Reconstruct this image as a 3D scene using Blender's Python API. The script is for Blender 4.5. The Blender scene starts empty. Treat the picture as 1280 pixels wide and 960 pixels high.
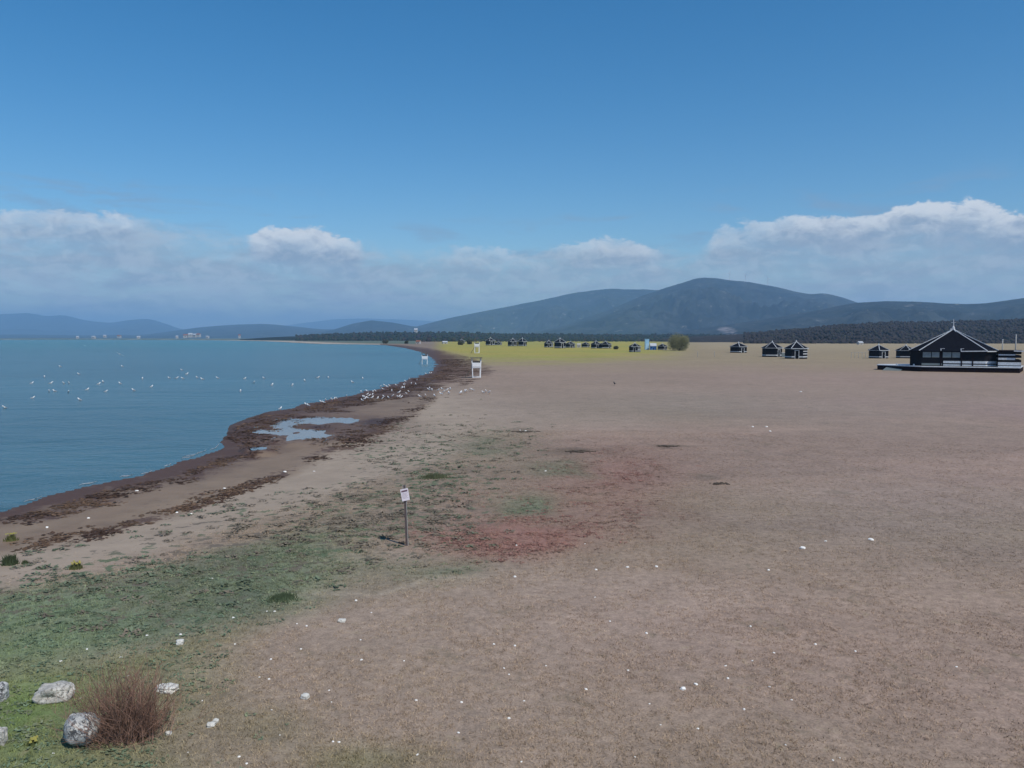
import bpy, bmesh, math, random
import numpy as np
from mathutils import Vector, Matrix
random.seed(7); RNG = np.random.default_rng(7)
S = bpy.context.scene
C = S.collection
R = math.radians
# ------------------------------------------------------------------ camera maths (photo pixels 1280x960)
F = 1000.0; HOR = 422.0; H = 6.0
PITCH = math.atan((480 - HOR) / F)
CP, SP = math.cos(PITCH), math.sin(PITCH)
WATER_Z = -0.35
def ray(px, py):
    a = (px - 640) / F; b = (480 - py) / F
    return Vector((a, CP + b * SP, -SP + b * CP))
def at(px, py, z=0.0):
    d = ray(px, py); t = (z - H) / d.z
    return Vector((d.x * t, d.y * t, z))
def to_px(x, y, z):
    dz = z - H
    zc = y * CP - dz * SP; yc = y * SP + dz * CP
    ok = zc > 1.0
    zc = np.where(ok, zc, 1.0)
    return np.where(ok, 640 + F * x / zc, -9e4), np.where(ok, 480 - F * yc / zc, 9e4), ok
def lin(c):
    c = c / 255.0
    return c / 12.92 if c <= 0.04045 else ((c + 0.055) / 1.055) ** 2.4
ILL = 0.85
def alb(r, g, b, k=1.0):
    return tuple(min(0.95, lin(v) / ILL * k) for v in (r, g, b))
def sstep(a, b, x):
    t = np.clip((x - a) / (b - a), 0, 1); return t * t * (3 - 2 * t)
# ------------------------------------------------------------------ numpy noise
_tab = np.random.default_rng(3).random((256, 256))
def vnoise(x, y):
    xi = np.floor(x).astype(int); yi = np.floor(y).astype(int)
    fx = x - xi; fy = y - yi
    fx = fx * fx * (3 - 2 * fx); fy = fy * fy * (3 - 2 * fy)
    a = _tab[xi & 255, yi & 255]; b = _tab[(xi + 1) & 255, yi & 255]
    c = _tab[xi & 255, (yi + 1) & 255]; d = _tab[(xi + 1) & 255, (yi + 1) & 255]
    return (a * (1 - fx) + b * fx) * (1 - fy) + (c * (1 - fx) + d * fx) * fy
def fbm(x, y, o=4):
    s = 0; w = 0.5; t = 0
    for i in range(o):
        s = s + w * vnoise(x + 17.3 * i, y + 9.1 * i); t += w
        x = x * 2.03; y = y * 2.03; w *= 0.5
    return s / t
# ------------------------------------------------------------------ node helper
class NT:
    def __init__(s, tree): s.t = tree; s.n = tree.nodes; s.l = tree.links
    def node(s, typ, ins=None, **kw):
        n = s.n.new(typ)
        for k, v in kw.items(): setattr(n, k, v)
        for k, v in (ins or {}).items():
            sock = n.inputs[k]
            if isinstance(v, bpy.types.NodeSocket): s.l.new(v, sock)
            else: sock.default_value = v
        return n
    def m(s, op, a, b=0.0, c=0.0, clamp=False):
        n = s.node('ShaderNodeMath', {0: a, 1: b, 2: c}, operation=op); n.use_clamp = clamp
        return n.outputs[0]
    def mix(s, f, a, b, blend='MIX'):
        n = s.n.new('ShaderNodeMix'); n.data_type = 'RGBA'; n.blend_type = blend
        for k, v in ((0, f), (6, a), (7, b)):
            if isinstance(v, bpy.types.NodeSocket): s.l.new(v, n.inputs[k])
            else: n.inputs[k].default_value = (tuple(v) + (1,))[:4] if k else v
        return n.outputs[2]
    def ramp(s, x, a, b, lo=0.0, hi=1.0, smooth=True):
        n = s.node('ShaderNodeMapRange', {0: x, 1: a, 2: b, 3: lo, 4: hi})
        n.interpolation_type = 'SMOOTHSTEP' if smooth else 'LINEAR'
        return n.outputs[0]
    def noise(s, vec, scale, detail=3.0, rough=0.55, dist=0.0):
        n = s.node('ShaderNodeTexNoise', {'Vector': vec, 'Scale': scale, 'Detail': detail, 'Roughness': rough, 'Distortion': dist})
        return n.outputs[0]
    def attr(s, name, out='Fac'):
        return s.node('ShaderNodeAttribute', attribute_name=name).outputs[out]
    def scale(s, vec, v):
        return s.node('ShaderNodeVectorMath', {0: vec, 1: v}, operation='MULTIPLY').outputs[0]
def material(name):
    m = bpy.data.materials.new(name); m.use_nodes = True
    nt = NT(m.node_tree); b = m.node_tree.nodes['Principled BSDF']
    return m, nt, b
def simple(name, col, rough=0.6, var=0.18, scale=6.0, metal=0.0, bump=0.0, spec=0.25):
    """procedural weathered material"""
    m, nt, b = material(name)
    pos = nt.node('ShaderNodeTexCoord').outputs['Object']
    n = nt.noise(pos, scale, 4, 0.6)
    k = nt.ramp(n, 0.3, 0.7, 1 - var, 1 + var, False)
    c = nt.node('ShaderNodeVectorMath', {0: tuple(col[:3]), 3: k}, operation='SCALE').outputs[0]
    nt.l.new(c, b.inputs['Base Color'])
    b.inputs['Roughness'].default_value = rough; b.inputs['Metallic'].default_value = metal; b.inputs['Specular IOR Level'].default_value = spec
    if bump:
        bn = nt.node('ShaderNodeBump', {'Height': n, 'Strength': bump, 'Distance': 0.02})
        nt.l.new(bn.outputs[0], b.inputs['Normal'])
    return m
# ------------------------------------------------------------------ mesh helpers
class MB:
    def __init__(s): s.v = []; s.f = []; s.mi = []
    def add(s, vs, fs, mi=0):
        o = len(s.v); s.v += [tuple(p) for p in vs]
        for f in fs: s.f.append([i + o for i in f]); s.mi.append(mi)
    def box(s, x0, x1, y0, y1, z0, z1, mi=0, M=None):
        vs = [Vector((x, y, z)) for z in (z0, z1) for y in (y0, y1) for x in (x0, x1)]
        if M is not None: vs = [M @ p for p in vs]
        s.add(vs, [(0, 2, 3, 1), (4, 5, 7, 6), (0, 1, 5, 4), (2, 6, 7, 3), (0, 4, 6, 2), (1, 3, 7, 5)], mi)
    def bar(s, a, b, w, h=None, mi=0):
        a = Vector(a); b = Vector(b); h = h or w
        d = (b - a).normalized()
        up = Vector((0, 0, 1)) if abs(d.z) < 0.95 else Vector((0, 1, 0))
        x = d.cross(up).normalized(); y = x.cross(d).normalized()
        vs = []
        for p in (a, b):
            for sx, sy in ((-1, -1), (1, -1), (1, 1), (-1, 1)): vs.append(p + x * sx * w / 2 + y * sy * h / 2)
        s.add(vs, [(0, 3, 2, 1), (4, 5, 6, 7), (0, 1, 5, 4), (1, 2, 6, 5), (2, 3, 7, 6), (3, 0, 4, 7)], mi)
    def tube(s, pts, rads, n=6, mi=0):
        rings = []
        for i, p in enumerate(pts):
            p = Vector(p)
            d = (Vector(pts[min(i + 1, len(pts) - 1)]) - Vector(pts[max(i - 1, 0)])).normalized()
            up = Vector((0, 0, 1)) if abs(d.z) < 0.9 else Vector((1, 0, 0))
            x = d.cross(up).normalized(); y = x.cross(d)
            rings.append([p + (x * math.cos(2 * math.pi * k / n) + y * math.sin(2 * math.pi * k / n)) * rads[i] for k in range(n)])
        vs = [p for r in rings for p in r]; fs = []
        for i in range(len(rings) - 1):
            for k in range(n):
                fs.append((i * n + k, i * n + (k + 1) % n, (i + 1) * n + (k + 1) % n, (i + 1) * n + k))
        fs.append(tuple(range(n - 1, -1, -1))); o = (len(rings) - 1) * n; fs.append(tuple(o + k for k in range(n)))
        s.add(vs, fs, mi)
    def prism(s, poly, z0, z1, mi=0):
        n = len(poly)
        vs = [(x, y, z0) for x, y in poly] + [(x, y, z1) for x, y in poly]
        fs = [tuple(range(n - 1, -1, -1)), tuple(range(n, 2 * n))] + [(i, (i + 1) % n, n + (i + 1) % n, n + i) for i in range(n)]
        s.add(vs, fs, mi)
    def build(s, name, mats, parent=None, smooth=False):
        me = bpy.data.meshes.new(name); me.from_pydata(s.v, [], s.f)
        for m in (mats if isinstance(mats, (list, tuple)) else [mats]): me.materials.append(m)
        me.polygons.foreach_set('material_index', s.mi)
        if smooth: me.polygons.foreach_set('use_smooth', [True] * len(s.f))
        me.update()
        o = bpy.data.objects.new(name, me); C.objects.link(o)
        if parent: o.parent = parent
        return o
def tag(o, label, cat, group=None):
    o['label'] = label; o['category'] = cat
    if group: o['group'] = group
    return o
def thing(name, label, cat, loc=(0, 0, 0), rz=0.0, group=None):
    o = bpy.data.objects.new(name, None); C.objects.link(o)
    o.location = loc; o.rotation_euler = (0, 0, rz); o.empty_display_size = 0.3
    return tag(o, label, cat, group)
def dup(root, loc, rz, label, sc=(1, 1, 1), group=None):
    r = root.copy(); C.objects.link(r); r.location = loc; r.rotation_euler = (0, 0, rz); r.scale = sc
    r['label'] = label
    if group: r['group'] = group
    for ch in list(root.children):
        c = ch.copy(); C.objects.link(c); c.parent = r
        for g in list(ch.children):
            d = g.copy(); C.objects.link(d); d.parent = c
    return r
# ------------------------------------------------------------------ render, world, sun, camera
S.view_settings.view_transform = 'Standard'; S.view_settings.look = 'None'
S.view_settings.exposure = 0.0; S.view_settings.gamma = 1.0
S.cycles.use_denoising = True
S.cycles.volume_bounces = 1; S.cycles.max_bounces = 6
cam = bpy.data.cameras.new('camera'); co = bpy.data.objects.new('camera', cam); C.objects.link(co)
cam.sensor_width = 36; cam.lens = 36 * F / 1280; cam.clip_start = 0.1; cam.clip_end = 120000
co.location = (0, 0, H); co.rotation_euler = (R(90) - PITCH, 0, 0)
S.camera = co
SUN_AZ = R(138); SUN_EL = R(53)      # clockwise from the view direction (+Y)
sdir = Vector((math.sin(SUN_AZ) * math.cos(SUN_EL), math.cos(SUN_AZ) * math.cos(SUN_EL), math.sin(SUN_EL)))
sun = bpy.data.lights.new('sun', 'SUN'); sun.energy = 3.6; sun.angle = R(0.5); sun.color = (1.0, 0.93, 0.82)
so = bpy.data.objects.new('sun', sun); C.objects.link(so); so.rotation_euler = sdir.to_track_quat('Z', 'Y').to_euler()

W = bpy.data.worlds.new('World'); S.world = W; W.use_nodes = True
def build_world():
    nt = NT(W.node_tree)
    bg = W.node_tree.nodes['Background']
    sky = nt.node('ShaderNodeTexSky', sky_type='NISHITA', sun_disc=False, sun_elevation=SUN_EL, sun_rotation=SUN_AZ,
                  altitude=200.0, air_density=1.0, dust_density=0.25, ozone_density=2.5)
    col = nt.node('ShaderNodeHueSaturation', {'Saturation': 1.40, 'Value': 1.14, 'Color': sky.outputs[0], 'Hue': 0.497}).outputs[0]
    d = nt.node('ShaderNodeTexCoord').outputs['Generated']
    sep = nt.node('ShaderNodeSeparateXYZ', {0: d})
    az = nt.m('ARCTAN2', sep.outputs[0], sep.outputs[1])
    el = nt.m('ARCSINE', sep.outputs[2])
    # azimuth -0.8 .. 0.8 rad -> 0..1 for the cloud bank's top line and the places of its heaps
    t = nt.ramp(az, -0.8, 0.8, 0, 1, False)
    def curve(pts):
        n = nt.node('ShaderNodeFloatCurve', {'Value': t})
        c = n.mapping.curves[0]
        P = [((math.atan((x - 640) / F) + 0.8) / 1.6, v) for x, v in pts]
        c.points[0].location = (0, P[0][1]); c.points[1].location = (1, P[-1][1])
        for x, v in P: c.points.new(x, v)
        for p in c.points: p.handle_type = 'AUTO'
        n.mapping.update()
        return n.outputs[0]
    E = lambda x, y: math.asin(ray(x, y).normalized().z) * 4.0          # elevations stored x4
    top = nt.m('DIVIDE', curve([(0, E(0, 266)), (90, E(90, 262)), (170, E(170, 270)), (230, E(230, 288)), (310, E(310, 292)), (345, E(345, 286)), (440, E(440, 300)), (520, E(520, 316)),
                                (600, E(600, 308)), (650, E(650, 316)), (720, E(720, 304)), (770, E(770, 298)), (830, E(830, 318)), (880, E(880, 306)), (905, E(905, 282)),
                                (970, E(970, 272)), (1020, E(1020, 268)), (1080, E(1080, 268)), (1130, E(1130, 254)), (1200, E(1200, 255)), (1280, E(1280, 266))]), 4.0)
    heap = curve([(0, .45), (60, .5), (110, .6), (165, .5), (190, .15), (300, .1), (325, .8), (390, .8), (450, .5), (470, .15), (560, .3), (620, .5),
                  (680, .3), (720, .5), (770, .5), (820, .35), (850, .1), (885, .35), (920, .5), (980, .6), (1030, .7), (1090, .7), (1140, 1.0), (1210, 1.0), (1280, .9)])
    P = nt.node('ShaderNodeCombineXYZ', {0: az, 1: nt.m('MULTIPLY', el, 1.9), 2: 0.3}).outputs[0]
    warp = nt.node('ShaderNodeTexNoise', {'Vector': P, 'Scale': 26.0, 'Detail': 4.0}).outputs[1]
    Pw = nt.node('ShaderNodeVectorMath', {0: P, 1: nt.scale(nt.node('ShaderNodeVectorMath', {0: warp, 1: (.5, .5, .5)}, operation='SUBTRACT').outputs[0], (.05, .04, 0))}, operation='ADD').outputs[0]
    big = nt.noise(P, 13, 6, 0.6, 0.3); fine = nt.noise(P, 55, 6, 0.65, 0.5)
    vor = nt.node('ShaderNodeTexVoronoi', {'Vector': Pw, 'Scale': 34.0, 'Detail': 3.0, 'Roughness': 0.6}, feature='F1', normalize=True)
    puff = nt.m('SUBTRACT', 0.45, vor.outputs['Distance'])
    Pu = nt.node('ShaderNodeVectorMath', {0: Pw, 1: (0.006, 0.016, 0)}, operation='ADD').outputs[0]
    vor2 = nt.node('ShaderNodeTexVoronoi', {'Vector': Pu, 'Scale': 34.0, 'Detail': 3.0, 'Roughness': 0.6}, feature='F1', normalize=True)
    relief = nt.m('SUBTRACT', vor2.outputs['Distance'], vor.outputs['Distance'])      # upper sides of the lumps
    depth = nt.m('SUBTRACT', top, el)                                           # >0 inside the bank
    nz = nt.m('ADD', nt.m('MULTIPLY', nt.m('SUBTRACT', big, 0.5), 0.036), nt.m('ADD', nt.m('MULTIPLY', puff, 0.026), nt.m('MULTIPLY', nt.m('SUBTRACT', fine, 0.5), 0.016)))
    edge = nt.m('ADD', depth, nz)
    heapn = nt.m('ADD', heap, nt.m('MULTIPLY', nt.m('SUBTRACT', big, 0.5), 0.9))
    # soft grey veil of the whole bank, streaky in places
    stk = nt.noise(nt.scale(P, (1.0, 2.8, 1)), 8, 6, 0.62, 0.4)
    veil = nt.m('MULTIPLY', nt.ramp(edge, -0.004, 0.026), nt.ramp(nt.m('ADD', nt.m('MULTIPLY', stk, 0.65), nt.m('MULTIPLY', big, 0.35)), 0.36, 0.60, 0.42, 0.92))
    veil = nt.m('MULTIPLY', veil, nt.ramp(el, 0.0, 0.05, 0.92, 1.0))
    crisp = nt.m('MULTIPLY', nt.ramp(edge, 0.000, 0.006), nt.ramp(nt.m('ADD', edge, nt.m('MULTIPLY', puff, 0.03)), 0.075, 0.010))
    body = nt.m('MULTIPLY', crisp, nt.ramp(heapn, 0.15, 0.75))
    big2 = nt.noise(nt.node('ShaderNodeVectorMath', {0: Pw, 1: (3.1, 0.7, 0)}, operation='ADD').outputs[0], 15, 6, 0.62)
    low = nt.m('MULTIPLY', nt.ramp(big2, 0.50, 0.66), nt.m('MULTIPLY', nt.ramp(edge, 0.012, 0.03), nt.ramp(el, 0.025, 0.06)))
    wisp = nt.m('MULTIPLY', nt.ramp(stk, 0.5, 0.68), nt.m('MULTIPLY', nt.ramp(el, 0.20, 0.165), nt.ramp(edge, -0.06, -0.01)))
    cv = 10.0                                                                   # the sky is in physical units: colours below are / strength
    K = lambda r, g, b_, k=1.0: tuple(lin(v) * cv * k for v in (r, g, b_))
    vc = nt.mix(nt.ramp(nt.m('ADD', big, nt.m('MULTIPLY', relief, 1.2)), 0.35, 0.7), K(166, 181, 193), K(192, 203, 212))
    lit = nt.m('ADD', nt.m('MULTIPLY', relief, 1.6), nt.m('ADD', nt.m('MULTIPLY', nt.m('SUBTRACT', fine, 0.5), 0.8), nt.ramp(edge, 0.045, 0.004, -0.25, 0.45)))
    bc = nt.mix(nt.ramp(lit, -0.25, 0.6), K(150, 168, 190), K(232, 236, 240))
    col = nt.mix(nt.m('MULTIPLY', wisp, 0.5), col, K(140, 162, 190))
    col = nt.mix(nt.m('MULTIPLY', veil, 0.95, clamp=True), col, vc)
    col = nt.mix(nt.m('MULTIPLY', low, 0.6), col, K(184, 196, 208))
    col = nt.mix(nt.m('MULTIPLY', body, 0.95, clamp=True), col, bc)
    nt.l.new(col, bg.inputs['Color']); bg.inputs['Strength'].default_value = 0.1
build_world()

# ------------------------------------------------------------------ shoreline
shore_px = [(0, 637), (30, 629), (60, 620), (85, 613), (105, 607), (140, 600), (180, 594), (205, 586), (225, 577), (248, 571), (268, 563), (280, 552), (287, 541), (303, 529),
            (315, 522), (345, 513), (390, 503), (440, 494), (480, 484), (510, 474), (530, 467.5), (540, 461), (543.5, 455), (541, 449.5), (536, 445.5),
            (525, 440), (505, 435), (482, 431.6), (455, 430.7), (430, 430.4), (400, 430.1), (380, 429.2), (366, 428.4), (345, 427.2), (328, 426.4), (296, 425.8),
            (270, 425.3), (230, 424.9), (120, 424.6), (0, 424.6), (-300, 424.7), (-700, 425.2)]
shore = [at(x, y, WATER_Z) for x, y in shore_px]
shore = [Vector((-130, 6, 0)), Vector((-60, 16, 0)), Vector((-30, 23.5, 0))] + shore + [Vector((-4200, 600, 0)), Vector((-3500, -900, 0)), Vector((-900, -500, 0)), Vector((-300, -60, 0))]
SH = np.array([(p.x, p.y) for p in shore])
def shore_dist(x, y):
    """signed distance to the shoreline, > 0 on land"""
    best = np.full(x.shape, 1e12); inside = np.zeros(x.shape, bool)
    n = len(SH)
    for i in range(n):
        a = SH[i]; b = SH[(i + 1) % n]; d = b - a; L = d @ d
        t = np.clip(((x - a[0]) * d[0] + (y - a[1]) * d[1]) / L, 0, 1)
        best = np.minimum(best, (x - a[0] - t * d[0]) ** 2 + (y - a[1] - t * d[1]) ** 2)
        c = ((a[1] > y) != (b[1] > y))
        xx = a[0] + (y - a[1]) / np.where(b[1] == a[1], 1e-9, b[1] - a[1]) * d[0]
        inside ^= c & (x < xx)
    d = np.sqrt(best)
    return np.where(inside, -d, d)
PUD_Z = -0.155
PUD = [(323, 542), (349, 537), (354, 530), (361, 523.5), (391, 521), (429, 522), (457, 524.5), (447, 528), (429, 529), (412, 531), (405, 541), (391, 549), (372, 552), (357, 550), (361, 544), (349, 541.5)]
PUDW = [at(x, y, PUD_Z) for x, y in PUD]
PUDC = sum(PUDW, Vector()) / len(PUDW)
PUD2 = [(315, 561.5), (320, 560), (328, 559.8), (334, 561), (328, 562.6), (319, 562.8)]
PUDW2 = [at(x, y, PUD_Z) for x, y in PUD2]
def ground_z(x, y, d=None):
    x = np.asarray(x, float); y = np.asarray(y, float)
    if d is None: d = shore_dist(x, y)
    d = d + (fbm(x * 0.35, y * 0.35, 3) - 0.5) * np.minimum(2.4, 0.03 * np.hypot(x, y))
    z = np.where(d > 0, WATER_Z * (1 - sstep(0, 16, d)), WATER_Z - np.minimum(1.6, -d * 0.05))
    z = z + np.where(d > 16, (fbm(x * 0.12, y * 0.12, 3) - 0.5) * 0.07, 0) * (np.hypot(x, y) < 400)
    px, py, ok = to_px(x, y, np.full(x.shape, PUD_Z))
    g = lambda cx, cy, rx, ry: np.exp(-(((px - cx) / rx) ** 2 + ((py - cy) / ry) ** 2) ** 1.5)
    m = np.clip(1.7 * np.exp(-(((px - 390) / 88) ** 2 + ((py - 536) / 21) ** 2) ** 3) + 1.7 * np.exp(-(((px - 325) / 22) ** 2 + ((py - 561.3) / 5) ** 2) ** 3), 0, 1) * ok
    dip = np.clip(g(398, 526, 50, 5) + g(380, 544, 26, 8) + g(340, 540.5, 28, 3) + g(360, 533, 22, 6) + g(322, 561.3, 12, 2.0) - 1.3 * g(385, 533.5, 22, 2.6) - g(372, 541, 9, 1.8) - .8 * g(420, 530, 14, 1.6), 0, 1)
    zb = PUD_Z + 0.045 - 0.10 * dip + (fbm(x * 1.7, y * 0.42, 4) - 0.5) * 0.15
    return z * (1 - m) + zb * m
def gz(x, y): return float(ground_z(np.array([x]), np.array([y]))[0])
def on_ground(px, py):
    z = 0.0
    for _ in range(4):
        p = at(px, py, z); z = gz(p.x, p.y)
    p.z = z
    return p
# ------------------------------------------------------------------ ground: colours of its zones at every vertex
def zones(x, y, z, d):
    px, py, ok = to_px(x, y, z)
    r = np.hypot(x, y)
    n1 = fbm(x * 0.11, y * 0.11, 4) - 0.5; n2 = fbm(x * 0.5 + 40, y * 0.5, 4) - 0.5; n3 = fbm(x * 0.02 + 7, y * 0.02 + 5, 4) - 0.5
    qx = px + (n1 * 60 + n2 * 40); qy = py + (n2 * 22 + n1 * 16) * np.clip((py - 425) / 150, 0.05, 1.3)
    col = np.empty(x.shape + (3,))
    base = np.array(alb(143, 123, 110)); col[:] = base
    def mixc(m, c, k=1.0):
        nonlocal col
        m = np.clip(m, 0, 1)[..., None]; col = col * (1 - m) + np.array(alb(*c)) * k * m
    def blob(cx, cy, rx, ry, p=1.0): return np.exp(-(((qx - cx) / rx) ** 2 + ((qy - cy) / ry) ** 2) ** p)
    # wide faint tints of the plain
    mixc(sstep(0.02, 0.2, n3) * 0.7, (128, 117, 98)); mixc(sstep(0.02, 0.2, -n3) * 0.65, (146, 120, 116)); n4 = fbm(x * 0.045 + 31, y * 0.11 + 3, 4) - 0.5; mixc(sstep(0.04, 0.18, n4) * 0.42, (118, 104, 94)); mixc(sstep(0.04, 0.18, -n4) * 0.35, (152, 135, 122))
    mixc(blob(1000, 500, 420, 26) * 0.5, (120, 115, 108)); mixc(blob(1150, 640, 200, 60) * 0.25, (130, 118, 118)); mixc(blob(860, 500, 90, 12) * 0.4, (118, 118, 108))
    mixc(blob(560, 505, 140, 22) * 0.55, (142, 130, 121))
    # far fields
    mixc(sstep(540, 470, py + n1 * 14) * .8, (138, 120, 107)); far = sstep(474, 445, py + n1 * 10)
    mixc(far * 0.9, (138, 124, 99))
    mixc(sstep(441, 432, py) * sstep(840, 900, px), (146, 131, 104))
    yel = sstep(459, 441, py + n1 * 10 - np.clip((px - 560) / 60, -4, 0) * 0 + np.clip((px - 700) / 40, 0, 4) * 1.6) * sstep(880, 800, px) * sstep(2, 20, d)
    mixc(yel, (148, 138, 70)); mixc(yel * sstep(0.05, -0.15, n3 + n1) * 0.4, (122, 132, 66))
    # red low succulent growth and the green patches in it
    red = np.clip(blob(640, 676, 105, 28, 1.4) * 1.0 + blob(750, 618, 100, 56, 1.2) * 0.48 + blob(800, 588, 80, 30) * 0.26 + blob(590, 640, 60, 30) * 0.25, 0, 1)
    mixc(red * 0.72, (132, 92, 84))
    mixc(blob(830, 640, 90, 40) * 0.35, (120, 102, 90))
    gp = np.clip(blob(655, 632, 42, 17, 1.4) * 0.9 + blob(690, 583, 48, 13, 1.2) * 0.65 + blob(598, 556, 40, 11) * 0.6 + blob(460, 715, 120, 24) * 0.45 + blob(570, 712, 60, 14) * 0.5, 0, 1)
    mixc(gp * 0.85, (92, 104, 82))
    mixc(blob(500, 655, 110, 26) * 0.45, (116, 104, 92))
    # beach
    X = lambda pts: np.interp(px, [p[0] for p in pts], [p[1] for p in pts])
    wl = X([(-400, 800), (0, 694), (60, 682), (130, 668), (215, 646), (300, 616), (350, 598), (420, 562), (470, 540), (515, 520), (545, 500), (552, 478), (565, 465), (580, 440)])
    vl = X([(-400, 760), (0, 724), (100, 704), (200, 682), (300, 652), (380, 634), (450, 606), (500, 590), (560, 566), (620, 545), (700, 520), (800, 480), (900, 440)])
    left = sstep(660, 520, px + n1 * 60)
    sand = sstep(16, -14, qy - vl) * left * sstep(470, 505, py)
    mixc(sand * 0.95, (148, 134, 119))
    wet = sstep(8, -10, py - wl + n2 * 22 * np.clip((py - 430) / 150, 0.1, 1)) * ok * sstep(560, 535, px)
    wet = np.maximum(wet, sstep(3.0, 1.2, d + n1 * 3) * (px > 300) * (r < 900))
    mixc(wet, (124, 106, 88)); mixc(wet * sstep(0.0, 0.2, n1) * 0.45, (104, 84, 68)); mixc(wet * sstep(0.03, 0.2, -n2) * 0.4, (140, 122, 102))
    edge = sstep(0.115, 0.03, d / np.clip(r, 8, 140) + n2 * 0.10) * ok * (d < 12)
    mixc(edge * 0.8, (76, 58, 51))
    pw = blob(400, 533, 95, 22, 1.4); mixc(pw * 0.75, (82, 62, 54))
    pwd = blob(470, 527, 30, 5) + blob(388, 533, 13, 3) ; mixc(pwd * 0.9, (62, 46, 44))
    # green meadow between sand and plain
    g0 = X([(-400, 790), (0, 735), (200, 708), (330, 680), (420, 652), (520, 620)]); g1 = X([(-400, 1000), (0, 835), (120, 815), (220, 790), (330, 760), (420, 735), (500, 700)])
    gm = sstep(-20, 22, qy - g0) * sstep(40, -24, qy - g1) * sstep(500, 300, px + n1 * 120)
    mixc(gm * 0.88, (100, 117, 90)); mixc(gm * sstep(0.0, 0.2, n2) * 0.5, (108, 104, 88)); mixc(gm * sstep(0.05, 0.25, -n1) * 0.55, (88, 86, 78))
    gm2 = sstep(0, 30, qy - g1) * sstep(360, 120, px + n1 * 200) * ok
    mixc(gm2 * 0.75, (106, 112, 78)); mixc(blob(30, 900, 90, 70) * 0.8, (94, 116, 66)); mixc(blob(180, 930, 120, 26) * 0.45, (122, 116, 98))
    gb = blob(450, 952, 90, 26) * 0.6 + blob(330, 905, 60, 26) * 0.35; mixc(gb, (104, 104, 72))
    green = np.clip(gm + gm2 * 0.8 + gp * 0.8 + gb, 0, 1)
    mixc(blob(250, 930, 60, 40) * 0.4, (128, 112, 100))
    # small dark streaks of dried weed, a pale tide line
    st = blob(900, 603, 14, 2.2) + blob(722, 563, 48, 3.2) * 0.8 + blob(835, 557, 26, 2.0) * 0.8 + blob(652, 539, 18, 2.5) * 0.7
    mixc(st * 0.8, (84, 76, 66)); mixc(blob(543, 592, 20, 5, 1.5), (80, 84, 58))
    mixc(np.exp(-((py - X([(300, 742), (480, 741), (540, 723), (600, 722)]) + n2 * 6) / 2.2) ** 2) * sstep(330, 420, px) * sstep(610, 570, px) * 0.55, (158, 146, 130))
    # far sandy spit and far shores
    spit = sstep(60, 5, d) * (px < 476) * (px > -400) * (r > 500)
    mixc(spit, (176, 166, 150)); mixc((r > 420) * sstep(20, 80, d) * (px < 520) * 1.0, (88, 96, 78))
    # lake bed
    mixc((d < 0) * 1.0, (70, 66, 58))
    dots = sstep(-44, 40, qy - vl) * left * sstep(60, 0, qy - g0 - 30) * (py > 505) * 0.9
    dots = np.maximum(dots, blob(610, 550, 70, 20) * 0.5); dots = np.maximum(dots, blob(520, 570, 90, 40) * 0.55)
    wrack = np.clip(np.maximum(wet * 0.12, blob(420, 548, 110, 26, 1) * 0.28) + edge * 0.55 + np.exp(-((py - wl + 3) / 9) ** 2) * sstep(0, 60, px) * sstep(560, 520, px) * 0.36, 0, 1)
    dry = np.clip(1 - sand * 0.85 - wet, 0.12, 1)
    return col, dots, wrack, wet, dry, green, red
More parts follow.
